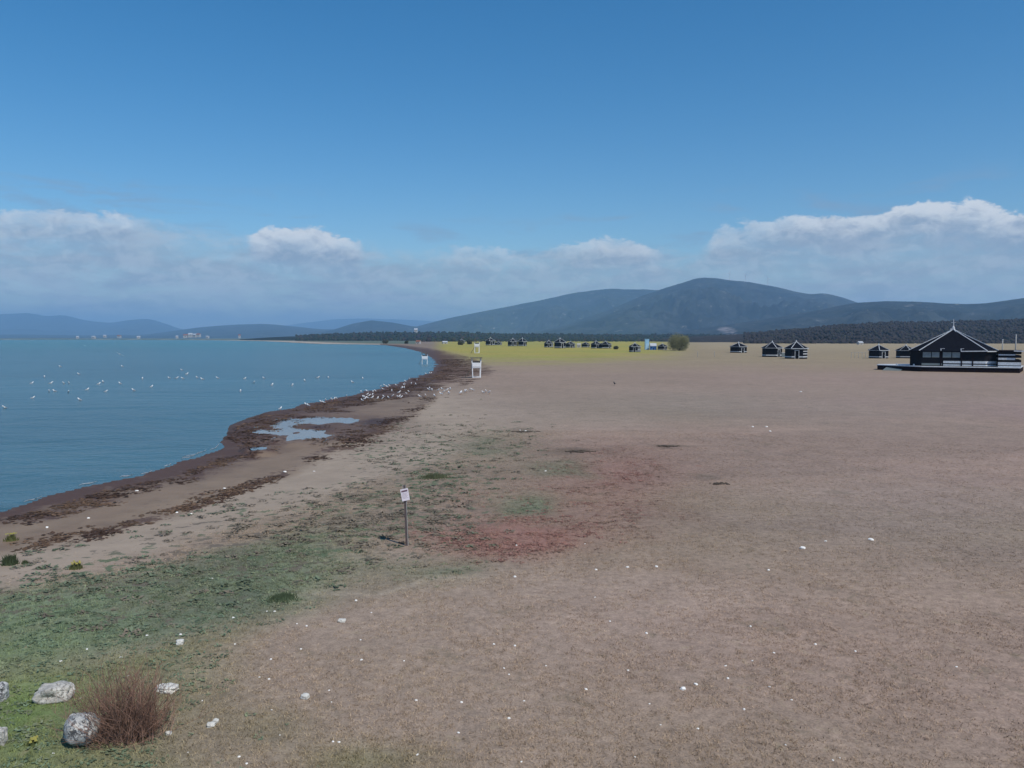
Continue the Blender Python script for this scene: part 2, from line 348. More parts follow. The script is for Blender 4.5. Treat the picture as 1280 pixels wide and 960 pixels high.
def build_ground():
    fa = np.concatenate([np.linspace(-180, -60, 25)[:-1], np.linspace(-60, -36, 61)[:-1], np.linspace(-36, 36, 721), np.linspace(36, 60, 41)[1:], np.linspace(60, 180, 25)[1:-1]])
    fr = np.concatenate([[0.6, 2, 4, 6], np.geomspace(7.5, 900, 520), np.geomspace(900, 29000, 66)[1:]])
    A, Rr = np.meshgrid(np.radians(fa), fr)
    x = Rr * np.sin(A); y = Rr * np.cos(A)
    d = shore_dist(x, y); z = ground_z(x, y, d)
    d = d + (fbm(x * 0.35, y * 0.35, 3) - 0.5) * np.minimum(2.4, 0.03 * Rr)
    col, dots, wrack, wet, dry, green, red = zones(x, y, z, d)
    nr, na = x.shape
    co_ = np.concatenate([np.stack([x, y, z], -1).reshape(-1, 3), [[0, 0, 0]]])
    i, j = np.meshgrid(np.arange(nr - 1), np.arange(na), indexing='ij')
    j2 = (j + 1) % na
    q = np.stack([i * na + j, (i + 1) * na + j, (i + 1) * na + j2, i * na + j2], -1).reshape(-1, 4)[:, ::-1]
    jj = np.arange(na); tri = np.stack([np.full(na, nr * na), (jj + 1) % na, jj], -1)
    me = bpy.data.meshes.new('ground')
    me.vertices.add(len(co_)); me.vertices.foreach_set('co', co_.ravel())
    nl = q.size + tri.size; me.loops.add(nl); me.loops.foreach_set('vertex_index', np.concatenate([q.ravel(), tri.ravel()]))
    me.polygons.add(len(q) + len(tri))
    me.polygons.foreach_set('loop_start', np.concatenate([np.arange(len(q)) * 4, q.size + np.arange(len(tri)) * 3]))
    me.polygons.foreach_set('use_smooth', np.ones(len(q) + len(tri), bool))
    me.update(calc_edges=True); me.validate()
    ca = me.attributes.new('zone_colour', 'FLOAT_COLOR', 'POINT')
    cc = np.concatenate([np.concatenate([col, np.ones(x.shape + (1,))], -1).reshape(-1, 4), [[.2, .2, .2, 1]]]); ca.data.foreach_set('color', cc.ravel())
    for nm, a in (('dots', dots), ('wrack', wrack), ('wet', wet), ('dry', dry)):
        at_ = me.attributes.new(nm, 'FLOAT', 'POINT'); at_.data.foreach_set('value', np.concatenate([np.broadcast_to(a, x.shape).ravel(), [0]]))
    m, nt, b = material('ground')
    pos = nt.node('ShaderNodeNewGeometry').outputs['Position']
    c = nt.attr('zone_colour', 'Color')
    nL = nt.noise(pos, 0.06, 4, 0.6); nM = nt.noise(pos, 0.7, 5, 0.6, 0.4); nF = nt.noise(pos, 5.0, 5, 0.65, 0.3); nG = nt.noise(pos, 26.0, 3, 0.7)
    dryA = nt.attr('dry')
    k = nt.m('MULTIPLY', nt.ramp(nM, 0.25, 0.75, 0.86, 1.14, False), nt.ramp(nL, 0.3, 0.7, 0.93, 1.07, False))
    kf = nt.m('ADD', 1.0, nt.m('MULTIPLY', dryA, nt.m('ADD', nt.m('MULTIPLY', nt.m('SUBTRACT', nF, 0.5), 1.2), nt.m('MULTIPLY', nt.m('SUBTRACT', nG, 0.5), 1.3))))
    k = nt.m('MULTIPLY', k, nt.m('MAXIMUM', kf, 0.3))
    c = nt.node('ShaderNodeVectorMath', {0: c, 3: k}, operation='SCALE').outputs[0]
    # straw coloured and olive clumps in the dry turf
    st = nt.m('MULTIPLY', nt.ramp(nt.noise(pos, 2.6, 4, 0.7, 0.5), 0.56, 0.72), nt.m('MULTIPLY', dryA, 0.4))
    c = nt.mix(st, c, alb(152, 138, 112)); 
    ol = nt.m('MULTIPLY', nt.ramp(nt.noise(pos, 0.9, 5, 0.7, 0.8), 0.56, 0.7), nt.m('MULTIPLY', dryA, 0.42))
    c = nt.mix(ol, c, alb(96, 90, 72))
    # weed dots on the sand
    dn = nt.noise(pos, 2.4, 4, 0.62, 0.25)
    dm = nt.m('MULTIPLY', nt.ramp(nt.m('ADD', dn, nt.m('MULTIPLY', nt.attr('dots'), 0.12)), 0.60, 0.66), nt.ramp(nt.attr('dots'), 0.05, 0.25))
    c = nt.mix(nt.m('MULTIPLY', dm, 0.85), c, nt.mix(nt.ramp(nt.noise(pos, 0.4, 2), 0.42, 0.58), alb(98, 90, 80), alb(80, 96, 72)))
    # beached weed
    wn = nt.m('ADD', nt.m('MULTIPLY', nt.noise(pos, 0.55, 6, 0.7, 0.8), 0.6), nt.m('MULTIPLY', nt.noise(pos, 2.6, 4, 0.7, 0.5), 0.4))
    wm = nt.ramp(nt.m('ADD', wn, nt.m('MULTIPLY', nt.attr('wrack'), 0.32)), 0.62, 0.68)
    c = nt.mix(nt.m('MULTIPLY', nt.m('MULTIPLY', wm, nt.ramp(nt.attr('wrack'), 0.02, 0.2)), 0.85), c, nt.mix(nF, alb(58, 43, 38), alb(94, 70, 56)))
    # shell grit
    vg = nt.node('ShaderNodeTexVoronoi', {'Vector': pos, 'Scale': 2.2}, feature='F1')
    g = nt.m('MULTIPLY', nt.ramp(vg.outputs['Distance'], 0.055, 0.03), nt.ramp(nt.noise(pos, 0.3, 2), 0.5, 0.7))
    c = nt.mix(nt.m('MULTIPLY', g, 0.5), c, alb(190, 182, 172))
    nt.l.new(c, b.inputs['Base Color'])
    nt.l.new(nt.ramp(nt.attr('wet'), 0, 1, 0.95, 0.62), b.inputs['Roughness']); b.inputs['Specular IOR Level'].default_value = 0.2
    h = nt.m('ADD', nt.m('MULTIPLY', nF, 0.6), nt.m('MULTIPLY', nG, 0.25))
    bn = nt.node('ShaderNodeBump', {'Height': h, 'Strength': 0.5, 'Distance': 0.06}); nt.l.new(bn.outputs[0], b.inputs['Normal'])
    me.materials.append(m)
    o = bpy.data.objects.new('ground', me); C.objects.link(o); o['kind'] = 'structure'
build_ground()

# ------------------------------------------------------------------ water
def water_mat(name, deep, bump_s, rough):
    m, nt, b = material(name)
    pos = nt.node('ShaderNodeNewGeometry').outputs['Position']
    p2 = nt.scale(pos, (0.55, 1.0, 1.0))
    n1 = nt.noise(p2, 0.6, 5, 0.65, 0.6); n2 = nt.noise(p2, 0.12, 4, 0.6, 0.4); n3 = nt.noise(nt.scale(pos, (0.3, 1, 1)), 0.018, 5, 0.6, 0.5)
    c = nt.mix(nt.ramp(n3, 0.35, 0.65), tuple(v * .88 for v in deep), tuple(v * 1.2 for v in deep))
    far_ = nt.node('ShaderNodeVectorMath', {0: pos}, operation='LENGTH').outputs['Value']
    if name.startswith('lake'): c = nt.mix(nt.m('MULTIPLY', nt.ramp(far_, 150, 900), nt.ramp(n3, .3, .6, .5, 1)), c, (.024, .142, .138))
    nt.l.new(c, b.inputs['Base Color']); b.inputs['Roughness'].default_value = rough; b.inputs['IOR'].default_value = 1.33
    h = nt.m('ADD', nt.m('MULTIPLY', n1, 0.12), nt.m('MULTIPLY', n2, 0.5))
    bn = nt.node('ShaderNodeBump', {'Height': h, 'Strength': bump_s, 'Distance': 1.0}); nt.l.new(bn.outputs[0], b.inputs['Normal'])
    return m
lm = MB()
lake_pts = [(-45000, 45000), (-45000, -20000), (20000, -20000), (20000, 45000)]
# sheet cut to the lake's own reach (the ground rises through it at the shore)
lm.add([(-6000, -1500, WATER_Z), (200, -1500, WATER_Z), (200, 4200, WATER_Z), (-6000, 4200, WATER_Z)], [(0, 1, 2, 3)])
lake = lm.build('lake_water', water_mat('lake_water', (0.052, 0.118, 0.136), 1.0, 0.26)); lake['kind'] = 'structure'
pm = water_mat('puddle_water', (0.10, 0.11, 0.11), 0.04, 0.08)
def sheet(name, pts, z, mat):
    b = bmesh.new()
    P = []
    n = len(pts)
    for i in range(n):                               # smooth closed outline with a little raggedness
        p0, p1, p2, p3 = (pts[(i + k) % n] for k in (-1, 0, 1, 2))
        for t in (0, .25, .5, .75):
            q = 0.5 * ((2 * p1) + (p2 - p0) * t + (2 * p0 - 5 * p1 + 4 * p2 - p3) * t * t + (3 * p1 - p0 - 3 * p2 + p3) * t ** 3)
            P.append((q.x + random.uniform(-.08, .08), q.y + random.uniform(-.25, .25), z))
    f = b.faces.new([b.verts.new(p) for p in P]); f.normal_update()
    if f.normal.z < 0: f.normal_flip()
    bmesh.ops.triangulate(b, faces=[f])
    me = bpy.data.meshes.new(name); b.to_mesh(me); b.free(); me.materials.append(mat)
    o = bpy.data.objects.new(name, me); C.objects.link(o); o['kind'] = 'structure'; return o
ell = lambda cx, cy, rx, ry: [at(cx + rx * math.cos(t * math.pi / 12), cy + ry * math.sin(t * math.pi / 12), PUD_Z) for t in range(24)]
sheet('puddle_water', ell(390, 536, 76, 17.5), PUD_Z, pm); sheet('puddle_water', ell(325, 561.3, 17, 3.6), PUD_Z, pm)
# foam along the nearer waterline
def foam():
    mb = MB()
    for x0, x1, off in ((98, 122, 4), (150, 166, 5), (176, 190, 4), (205, 214, 5), (226, 243, 6), (246, 258, 9), (262, 274, 5), (30, 52, 3), (228, 250, 9)):
        n = 14; row = []
        for i in range(n + 1):
            px = x0 + (x1 - x0) * i / n + random.uniform(-.4, .4)
            py = np.interp(px, [p[0] for p in shore_px[:16]], [p[1] for p in shore_px[:16]]) - off * .5 - 0.5 * math.sin(i * .5) - random.uniform(0, .25)
            w = (0.5 + random.random()) * math.sin(math.pi * (i + .3) / (n + .6)) * 0.13 + 0.004
            p = at(px, py, WATER_Z + 0.012); row.append((p, w))
        vs = []
        for p, w in row: vs += [(p.x, p.y - w, p.z), (p.x, p.y, p.z + 0.02), (p.x, p.y + w, p.z)]
        fs = []
        for i in range(n):
            for k in (0, 1): fs.append((i * 3 + k, i * 3 + 3 + k, i * 3 + 4 + k, i * 3 + 1 + k))
        mb.add(vs, fs)
    o = mb.build('water_foam', simple('water_foam', (.30, .33, .36), 0.6, .4, 3), smooth=True); o['kind'] = 'stuff'
foam()

# ------------------------------------------------------------------ hills and mountains
def hill_mat(name, a, b_, rock, sc, rock_t=0.66, quarry=False):
    m, nt, b = material(name)
    pos = nt.node('ShaderNodeNewGeometry').outputs['Position']
    n1 = nt.noise(pos, sc, 6, 0.65, 0.4); n2 = nt.noise(pos, sc * 6, 5, 0.7); n3 = nt.noise(pos, sc * 7, 6, 0.72, 0.8)
    c = nt.mix(nt.ramp(n1, 0.35, 0.65), a, b_)
    c = nt.mix(nt.m('MULTIPLY', nt.ramp(n2, 0.45, 0.6), 0.7), c, tuple(v * 0.35 for v in a))
    c = nt.mix(nt.m('MULTIPLY', nt.ramp(n3, rock_t, rock_t + 0.08), 0.75), c, rock)
    if quarry: c = nt.mix(nt.m('MULTIPLY', nt.attr('quarry'), nt.ramp(n3, 0.4, 0.6, .25, 1)), c, (.30, .26, .26))
    nt.l.new(c, b.inputs['Base Color']); b.inputs['Roughness'].default_value = 0.95; b.inputs['Specular IOR Level'].default_value = 0.1
    bn = nt.node('ShaderNodeBump', {'Height': n2, 'Strength': 0.8, 'Distance': 14.0}); nt.l.new(bn.outputs[0], b.inputs['Normal'])
    return m
HILLS = {}
def hill(name, pts, D, front, mat, relief=0.16, rough=0.015, seed=0, nx=420, quarry=None, tp=1.25, base=-4.0):
    xs = np.linspace(pts[0][0], pts[-1][0], nx); yr = np.interp(xs, [p[0] for p in pts], [p[1] for p in pts])
    k = np.ones(9) / 9; pad = np.pad(yr, 4, 'edge'); yr = np.convolve(pad, k, 'valid')
    hz = H + (HOR - yr) / F * D
    T = np.concatenate([np.linspace(0, 1, 46), np.linspace(1, 2, 12)[1:]])
    u = (xs - 640) / F
    t, U = np.meshgrid(T, u, indexing='ij'); Hh = np.broadcast_to(hz, t.shape)
    Y = np.where(t <= 1, D * (1 - front) + D * front * t, D + D * 0.18 * (t - 1)); X = U * Y
    prof = np.where(t <= 1, t ** tp, 1 - (t - 1) ** 1.5)
    g = fbm(X / D * 26 + seed, Y / D * 26 + seed, 6) - 0.5; rg = 1 - 2 * np.abs(fbm(X / D * 14 + seed * 3, Y / D * 9 + seed, 5) - 0.5) * 2
    w = np.clip(5.2 * prof * (1 - prof) ** 1.9, 0, 1)
    Z = base + (Hh - base) * prof + (Hh + 10) * (rg - 0.5) * relief * 1.6 * w + (Hh + 10) * g * rough * 3 * np.clip(prof * 3, 0, 1)
    me = bpy.data.meshes.new(name); nr, na = t.shape
    v = np.stack([X, Y, Z], -1).reshape(-1, 3)
    f = [(i * na + j, i * na + j + 1, (i + 1) * na + j + 1, (i + 1) * na + j) for i in range(nr - 1) for j in range(na - 1)]
    me.from_pydata(v.tolist(), [], f); me.polygons.foreach_set('use_smooth', [True] * len(f)); me.materials.append(mat)
    if quarry:
        a = me.attributes.new('quarry', 'FLOAT', 'POINT'); qx, qy, ok = to_px(X, Y, Z)
        q = np.zeros(X.shape)
        for cx, cy, rx, ry in quarry: q = np.maximum(q, sstep(1.25, 0.8, np.hypot((qx - cx) / rx, (qy - cy) / ry) + g * 1.6))
        a.data.foreach_set('value', q.ravel())
    me.update()
    o = bpy.data.objects.new(name, me); C.objects.link(o); o['kind'] = 'structure'
    HILLS[name + str(seed)] = (U[0], Y[:, 0], Z)
    return o
scrub = hill_mat('mountain_scrub', (.016, .025, .028), (.046, .052, .050), (.34, .32, .29), 0.0022, .605, True)
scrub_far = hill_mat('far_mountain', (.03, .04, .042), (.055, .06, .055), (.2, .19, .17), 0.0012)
brownw = hill_mat('brown_hill', (.042, .036, .036), (.060, .052, .050), (.12, .08, .07), 0.006, .68)
greenw = hill_mat('green_hill', (.018, .028, .022), (.035, .043, .030), (.10, .09, .075), 0.006, .70)
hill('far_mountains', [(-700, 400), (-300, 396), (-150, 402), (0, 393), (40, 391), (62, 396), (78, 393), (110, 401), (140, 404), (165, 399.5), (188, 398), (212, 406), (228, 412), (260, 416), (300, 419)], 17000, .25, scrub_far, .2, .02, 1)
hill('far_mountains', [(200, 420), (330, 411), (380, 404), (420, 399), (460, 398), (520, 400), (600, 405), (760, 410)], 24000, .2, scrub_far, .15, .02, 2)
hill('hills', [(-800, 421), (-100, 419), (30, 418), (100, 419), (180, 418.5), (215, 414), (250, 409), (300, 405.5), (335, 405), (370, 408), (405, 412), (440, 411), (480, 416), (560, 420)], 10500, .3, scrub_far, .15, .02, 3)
hill('hills', [(380, 420), (415, 413), (440, 405), (465, 400.5), (490, 403), (515, 408), (540, 410), (600, 416)], 8500, .2, scrub, .15, .02, 4)
hill('mountain', [(470, 416), (515, 410), (560, 398), (600, 390), (640, 383), (680, 374), (720, 366), (760, 362), (800, 361.5), (860, 365), (960, 385), (1040, 412)], 9200, .25, scrub, .36, .014, 5)
hill('mountain', [(640, 419), (700, 408), (760, 388), (800, 370), (838, 358), (868, 349.5), (895, 347.5), (930, 352.5), (980, 361.5), (1012, 368), (1030, 367), (1050, 371), (1075, 380), (1120, 393), (1200, 410), (1300, 419)], 7000, .34, scrub, .40, .016, 6)
hill('hills', [(820, 418), (900, 407), (960, 399), (1010, 390), (1065, 379.5), (1100, 376), (1130, 377), (1180, 379), (1220, 381.5), (1250, 377), (1280, 372), (1350, 363), (1500, 356), (1800, 360), (2300, 390)], 4300, .36, scrub, .34, .016, 7, quarry=[(907, 412.8, 8, 4.2), (916, 414.5, 5, 3.2)])
hill('hills', [(780, 427), (860, 421), (940, 417), (1000, 411), (1060, 406), (1120, 403), (1180, 402.5), (1240, 401), (1290, 399), (1400, 395), (1700, 392), (2300, 400)], 1500, .42, brownw, .12, .02, 8, tp=.85)
hill('hills', [(300, 424), (350, 421), (400, 419), (470, 416.5), (560, 416), (640, 417), (720, 418), (800, 418), (880, 418), (960, 420), (1050, 424)], 2300, .3, greenw, .08, .02, 9, tp=.8)

# ------------------------------------------------------------------ far woodland: crowns nobody could count, one object per wood
def crowns_mesh(name, spots, mats):
    b = bmesh.new(); bmesh.ops.create_icosphere(b, subdivisions=1, radius=1.0)
    V = np.array([v.co[:] for v in b.verts]); Fc = np.array([[v.index for v in f.verts] for f in b.faces]); b.free()
    vs, fs, mi = [], [], []
    for (x, y, z, w, h, m) in spots:
        j = 1 + RNG.uniform(-.35, .35, (len(V), 1))
        P = V * j * np.array([w, w, h]) + np.array([x, y, z + h * 0.7])
        fs.append(Fc + len(V) * len(vs)); vs.append(P); mi += [m] * len(Fc)
    vs = np.concatenate(vs); fs = np.concatenate(fs)
    me = bpy.data.meshes.new(name); me.from_pydata(vs.tolist(), [], fs.tolist())
    for m in mats: me.materials.append(m)
    me.polygons.foreach_set('material_index', mi); me.polygons.foreach_set('use_smooth', [True] * len(fs)); me.update()
    o = bpy.data.objects.new(name, me); C.objects.link(o); o['kind'] = 'stuff'; return o
def hill_z(key, x, y):
    u, Yr, Z = HILLS[key]; 
    if y < Yr[0]: return 0.0
    i = min(int(np.searchsorted(Yr[:46], y)), 45); j = int(np.clip(np.searchsorted(u, x / y), 0, len(u) - 1))
    return max(0.0, float(Z[i, j]))
gm_ = [simple('wood_green', (.030, .044, .036), .9, .12, .2, spec=0), simple('wood_dark', (.026, .036, .034), .9, .12, .2, spec=0), simple('wood_brown', (.043, .038, .040), .9, .12, .2, spec=0), simple('wood_olive', (.046, .046, .040), .9, .12, .2, spec=0)]
sp = []
for _ in range(4200):
    px = random.uniform(370, 960); Y = random.uniform(1180, 2290) if px > 520 else random.uniform(1500, 2290)
    x = (px - 640) / F * Y
    if px < 520 and float(shore_dist(np.array([x]), np.array([Y]))[0]) < 60: continue
    s = random.uniform(1.6, 4.6) * (1 if px < 600 else .7); sp.append((x, Y, hill_z('hills9', x, Y) - 1, s, s * random.uniform(.7, 1.1), random.choice((0, 0, 1, 1, 3, 2))))
crowns_mesh('woodland', sp, gm_)
sp = []
for _ in range(7500):
    px = random.uniform(930, 1420); Y = random.uniform(800, 1480); x = (px - 640) / F * Y
    s = random.uniform(1.1, 2.7); sp.append((x, Y, hill_z('hills8', x, Y) - 1, s, s * random.uniform(.8, 1.2), random.choice((2, 2, 2, 2, 2, 3))))
crowns_mesh('woodland', sp, gm_)

# ------------------------------------------------------------------ wind turbines on the ridge
tw = simple('turbine_white', (.8, .8, .82), .4, .05)
def turbine(px, n, label):
    i = HILLS['mountain6']; D = 7000; x = (px - 640) / F * D; z = hill_z('mountain6', x, D) - 3
    t = thing('wind_turbine', label, 'wind turbine', (x, D, z), 0, 'wind turbines on the ridge')
    m = MB(); m.tube([(0, 0, 0), (0, 0, 62)], [2.6, 1.6], 8); m.build('tower', tw, t)
    m = MB(); m.box(-1.8, 1.8, -4, 5, 61.5, 65.5); m.build('nacelle', tw, t)
    for k in range(3):
        a = R(20 + n * 37 + 120 * k); m = MB(); e = Vector((math.sin(a), 0, math.cos(a))); c = Vector((0, -5, 63.5))
        m.tube([c, c + e * 8, c + e * 32], [1.0, 1.7, 0.35], 6); m.build('blade', tw, t)
for n, (px, l) in enumerate(((910, 'white wind turbine on the mountain crest, nearest to the summit'), (930, 'white wind turbine on the mountain crest, middle one of three'), (958, 'white wind turbine on the mountain crest, farthest down the right-hand slope'))):
    turbine(px, n, l)

# ------------------------------------------------------------------ black and white beach huts
blk = simple('black_stained_board', (.009, .009, .012), .7, .3, 5, spec=.08); blk2 = simple('black_roofing', (.007, .008, .013), .85, .3, 3, spec=.05)
wht = simple('white_painted_board', (.54, .57, .60), .6, .2, 4, spec=.1); drk = simple('dark_opening', (.006, .006, .008), .8, .1, spec=.05)
brn = simple('deck_timber', (.016, .009, .010), .8, .3, 4, spec=.05); gry = simple('grey_shutter', (.16, .19, .19), .6, .15, 5); red_ = simple('red_brown_stain', (.05, .018, .018), .7, .2)
glass = simple('dull_glass', (.20, .24, .25), .2, .15, 3)
def hexp(r, a0=0): return [(r * math.cos(R(60 * k + a0)), r * math.sin(R(60 * k + a0))) for k in range(6)]
def make_hut(label):
    t = thing('beach_hut', label, 'hut', (0, 0, 0), 0, 'black and white wooden huts on the plain')
    P = hexp(3.0, 0)                       # faces centred on 30, 90, 150 ... degrees; 270 (towards -Y) holds the door
    rows = [(0.0, .42, 0), (.42, .72, 1), (.72, 1.25, 0), (1.25, 1.5, 1), (1.5, 2.0, 0), (2.0, 2.2, 1), (2.2, 2.75, 0)]
    w = MB()
    for k in range(6):
        a, b = Vector((*P[k], 0)), Vector((*P[(k + 1) % 6], 0)); n = (a + b).normalized()
        for z0, z1, mi in rows:
            o = n * (0.03 if mi else 0.0); i = n * -0.12
            spans = [(0, 1)]
            if mi and k in (1, 2, 3) and z0 > .5: mi = 0
            if mi and k == 4 and z0 > 1: mi = 0
            if k == 4: spans = [(0, .30), (.62, 1)]            # the doorway
            for s0, s1 in spans:
                q0 = a.lerp(b, s0); q1 = a.lerp(b, s1)
                vs = [q0 + o, q1 + o, q1 + i, q0 + i]; vs = [(v.x, v.y, z0) for v in vs] + [(v.x, v.y, z1) for v in vs]
                w.add(vs, [(0, 1, 5, 4), (1, 2, 6, 5), (2, 3, 7, 6), (3, 0, 4, 7), (4, 5, 6, 7), (3, 2, 1, 0)], mi)
    w.build('wall', [blk, wht], t)
    d = MB(); a, b = Vector((*P[4], 0)), Vector((*P[5], 0)); n = (a + b).normalized()
    q0, q1 = a.lerp(b, .305) - n * .08, a.lerp(b, .615) - n * .08
    d.add([(q0.x, q0.y, .02), (q1.x, q1.y, .02), (q1.x, q1.y, 2.2), (q0.x, q0.y, 2.2), *[(v.x - n.x * .05, v.y - n.y * .05, z) for v, z in ((q0, .02), (q1, .02), (q1, 2.2), (q0, 2.2))]],
          [(0, 1, 2, 3), (7, 6, 5, 4), (0, 4, 5, 1), (2, 6, 7, 3), (1, 5, 6, 2), (3, 7, 4, 0)])
    do = d.build('door', drk, t)
    hd = MB(); c = q0.lerp(q1, .85); hd.box(c.x - .03, c.x + .03, c.y - .09, c.y - .005, 1.0, 1.15); hd.build('handle', wht, do)
    f = MB()
    for s in (.29, .63):
        q = a.lerp(b, s) + n * .05; f.bar((q.x, q.y, 0), (q.x, q.y, 2.3), .12, .12)
    q0, q1 = a.lerp(b, .25) + n * .05, a.lerp(b, .67) + n * .05; f.bar((q0.x, q0.y, 2.34), (q1.x, q1.y, 2.34), .12, .14); f.build('door_frame', wht, t)
    e = MB(); Q = hexp(3.35)
    for k in range(6):
        a2, b2 = Q[k], Q[(k + 1) % 6]; e.bar((*a2, 2.83), (*b2, 2.83), .07, .2 if k in (4, 5) else .1)
    e.build('eave_board', wht, t)
    r = MB(); Q = hexp(3.3); vs = [(x, y, 2.93) for x, y in Q] + [(0, 0, 4.75)] + [(x, y, 2.78) for x, y in Q]
    r.add(vs, [(k, (k + 1) % 6, 6) for k in range(6)] + [(7 + k, 7 + (k + 1) % 6, (k + 1) % 6, k) for k in range(6)] + [tuple(range(12, 6, -1))])
    ro = r.build('roof', blk2, t)
    for k in range(6):
        m = MB(); m.bar((Q[k][0] * 1.0, Q[k][1] * 1.0, 3.0), (0, 0, 4.82), .15 if k in (4, 5) else .07, .07); m.build('ridge_trim', wht, ro)
    m = MB(); m.tube([(0, 0, 4.7), (0, 0, 4.95), (0, 0, 5.05), (0, 0, 5.3)], [.22, .2, .1, .04], 6); m.build('finial', wht, ro)
    return t
LH = 'black and white wooden hut '
HUT = [(995, 448.3, 28, 1.0, -12, 'black hut with white-framed doorway and white striped boards, nearest of the central pair'),
       (965, 446, 25, .98, 35, 'darker black hut standing just left behind the hut with the white-framed doorway'),
       (923, 440.8, 23, .72, 20, 'low wide black hut alone on tan grass between the olive bush and the hut pair'),
       (793.5, 440, 15, 1.0, -10, 'small black hut alone just left of the tall light blue booth'),
       (1098, 447.8, 26, .85, 10, 'black and white striped hut left of the big pavilion, standing clear of it'),
       (1132, 447.6, 23, .92, 30, 'black hut partly hidden behind the left end of the big pavilion'),
       (686, 434.2, 12, .95, 0, 'far black hut at the left end of the row of four in the yellow field'),
       (700, 435.2, 17, .95, 25, 'far black hut with the tallest roof in the row of four in the yellow field'),
       (713, 434.6, 13, .8, 10, 'far black hut left of the tiny white cabin in the yellow field'),
       (732, 434.2, 11, .8, 40, 'far black hut right of the tiny white cabin in the yellow field'),
       (745, 435.4, 14, .85, 15, 'far black hut, left one of the dark pair right of the white cabin'),
       (757, 435.5, 15, .78, 45, 'far black hut, right one of the dark pair right of the white cabin'),
       (641, 432.6, 13, .95, 5, 'far black hut, left one of the pair behind the lifeguard chairs and to their right'),
       (653, 432.6, 13, 1.0, 30, 'far black hut, right one of the pair to the right behind the lifeguard chairs'),
       (613, 431.6, 13, .95, 20, 'farthest black hut, first to the right of the lifeguard chairs'),
       (623, 431.3, 9, .7, 0, 'very small low hut beside the farthest black hut right of the lifeguard chairs'),
       (828, 437.4, 13, .8, 30, 'black hut between the blue cabin and the round olive bush'),
       (577, 429.3, 9, .8, 10, 'tiny dark hut at the far edge of the yellow field left of the lifeguard chairs')]
proto = None
for i, (px, by, wpx, hs, rz, lb) in enumerate(HUT):
    p = on_ground(px, by); s = wpx / F * p.y / 6.3
    if proto is None:
        proto = make_hut(lb); proto.location = p; proto.rotation_euler.z = R(rz); proto.scale = (s, s, s * hs)
    else: dup(proto, p, R(rz), lb, (s, s, s * hs))
# low counter wall beside the hut pair
p = on_ground(981, 446.4); t = thing('low_wall', 'low pale plank wall filling the gap between the two paired black huts', 'wall', p)
m = MB(); m.box(-1.0, 1.0, -.06, .06, 0, 1.3); m.build('panel', gry, t); m = MB(); m.box(-1.1, 1.1, -.1, .1, 1.304, 1.42); m.build('cap', wht, t)

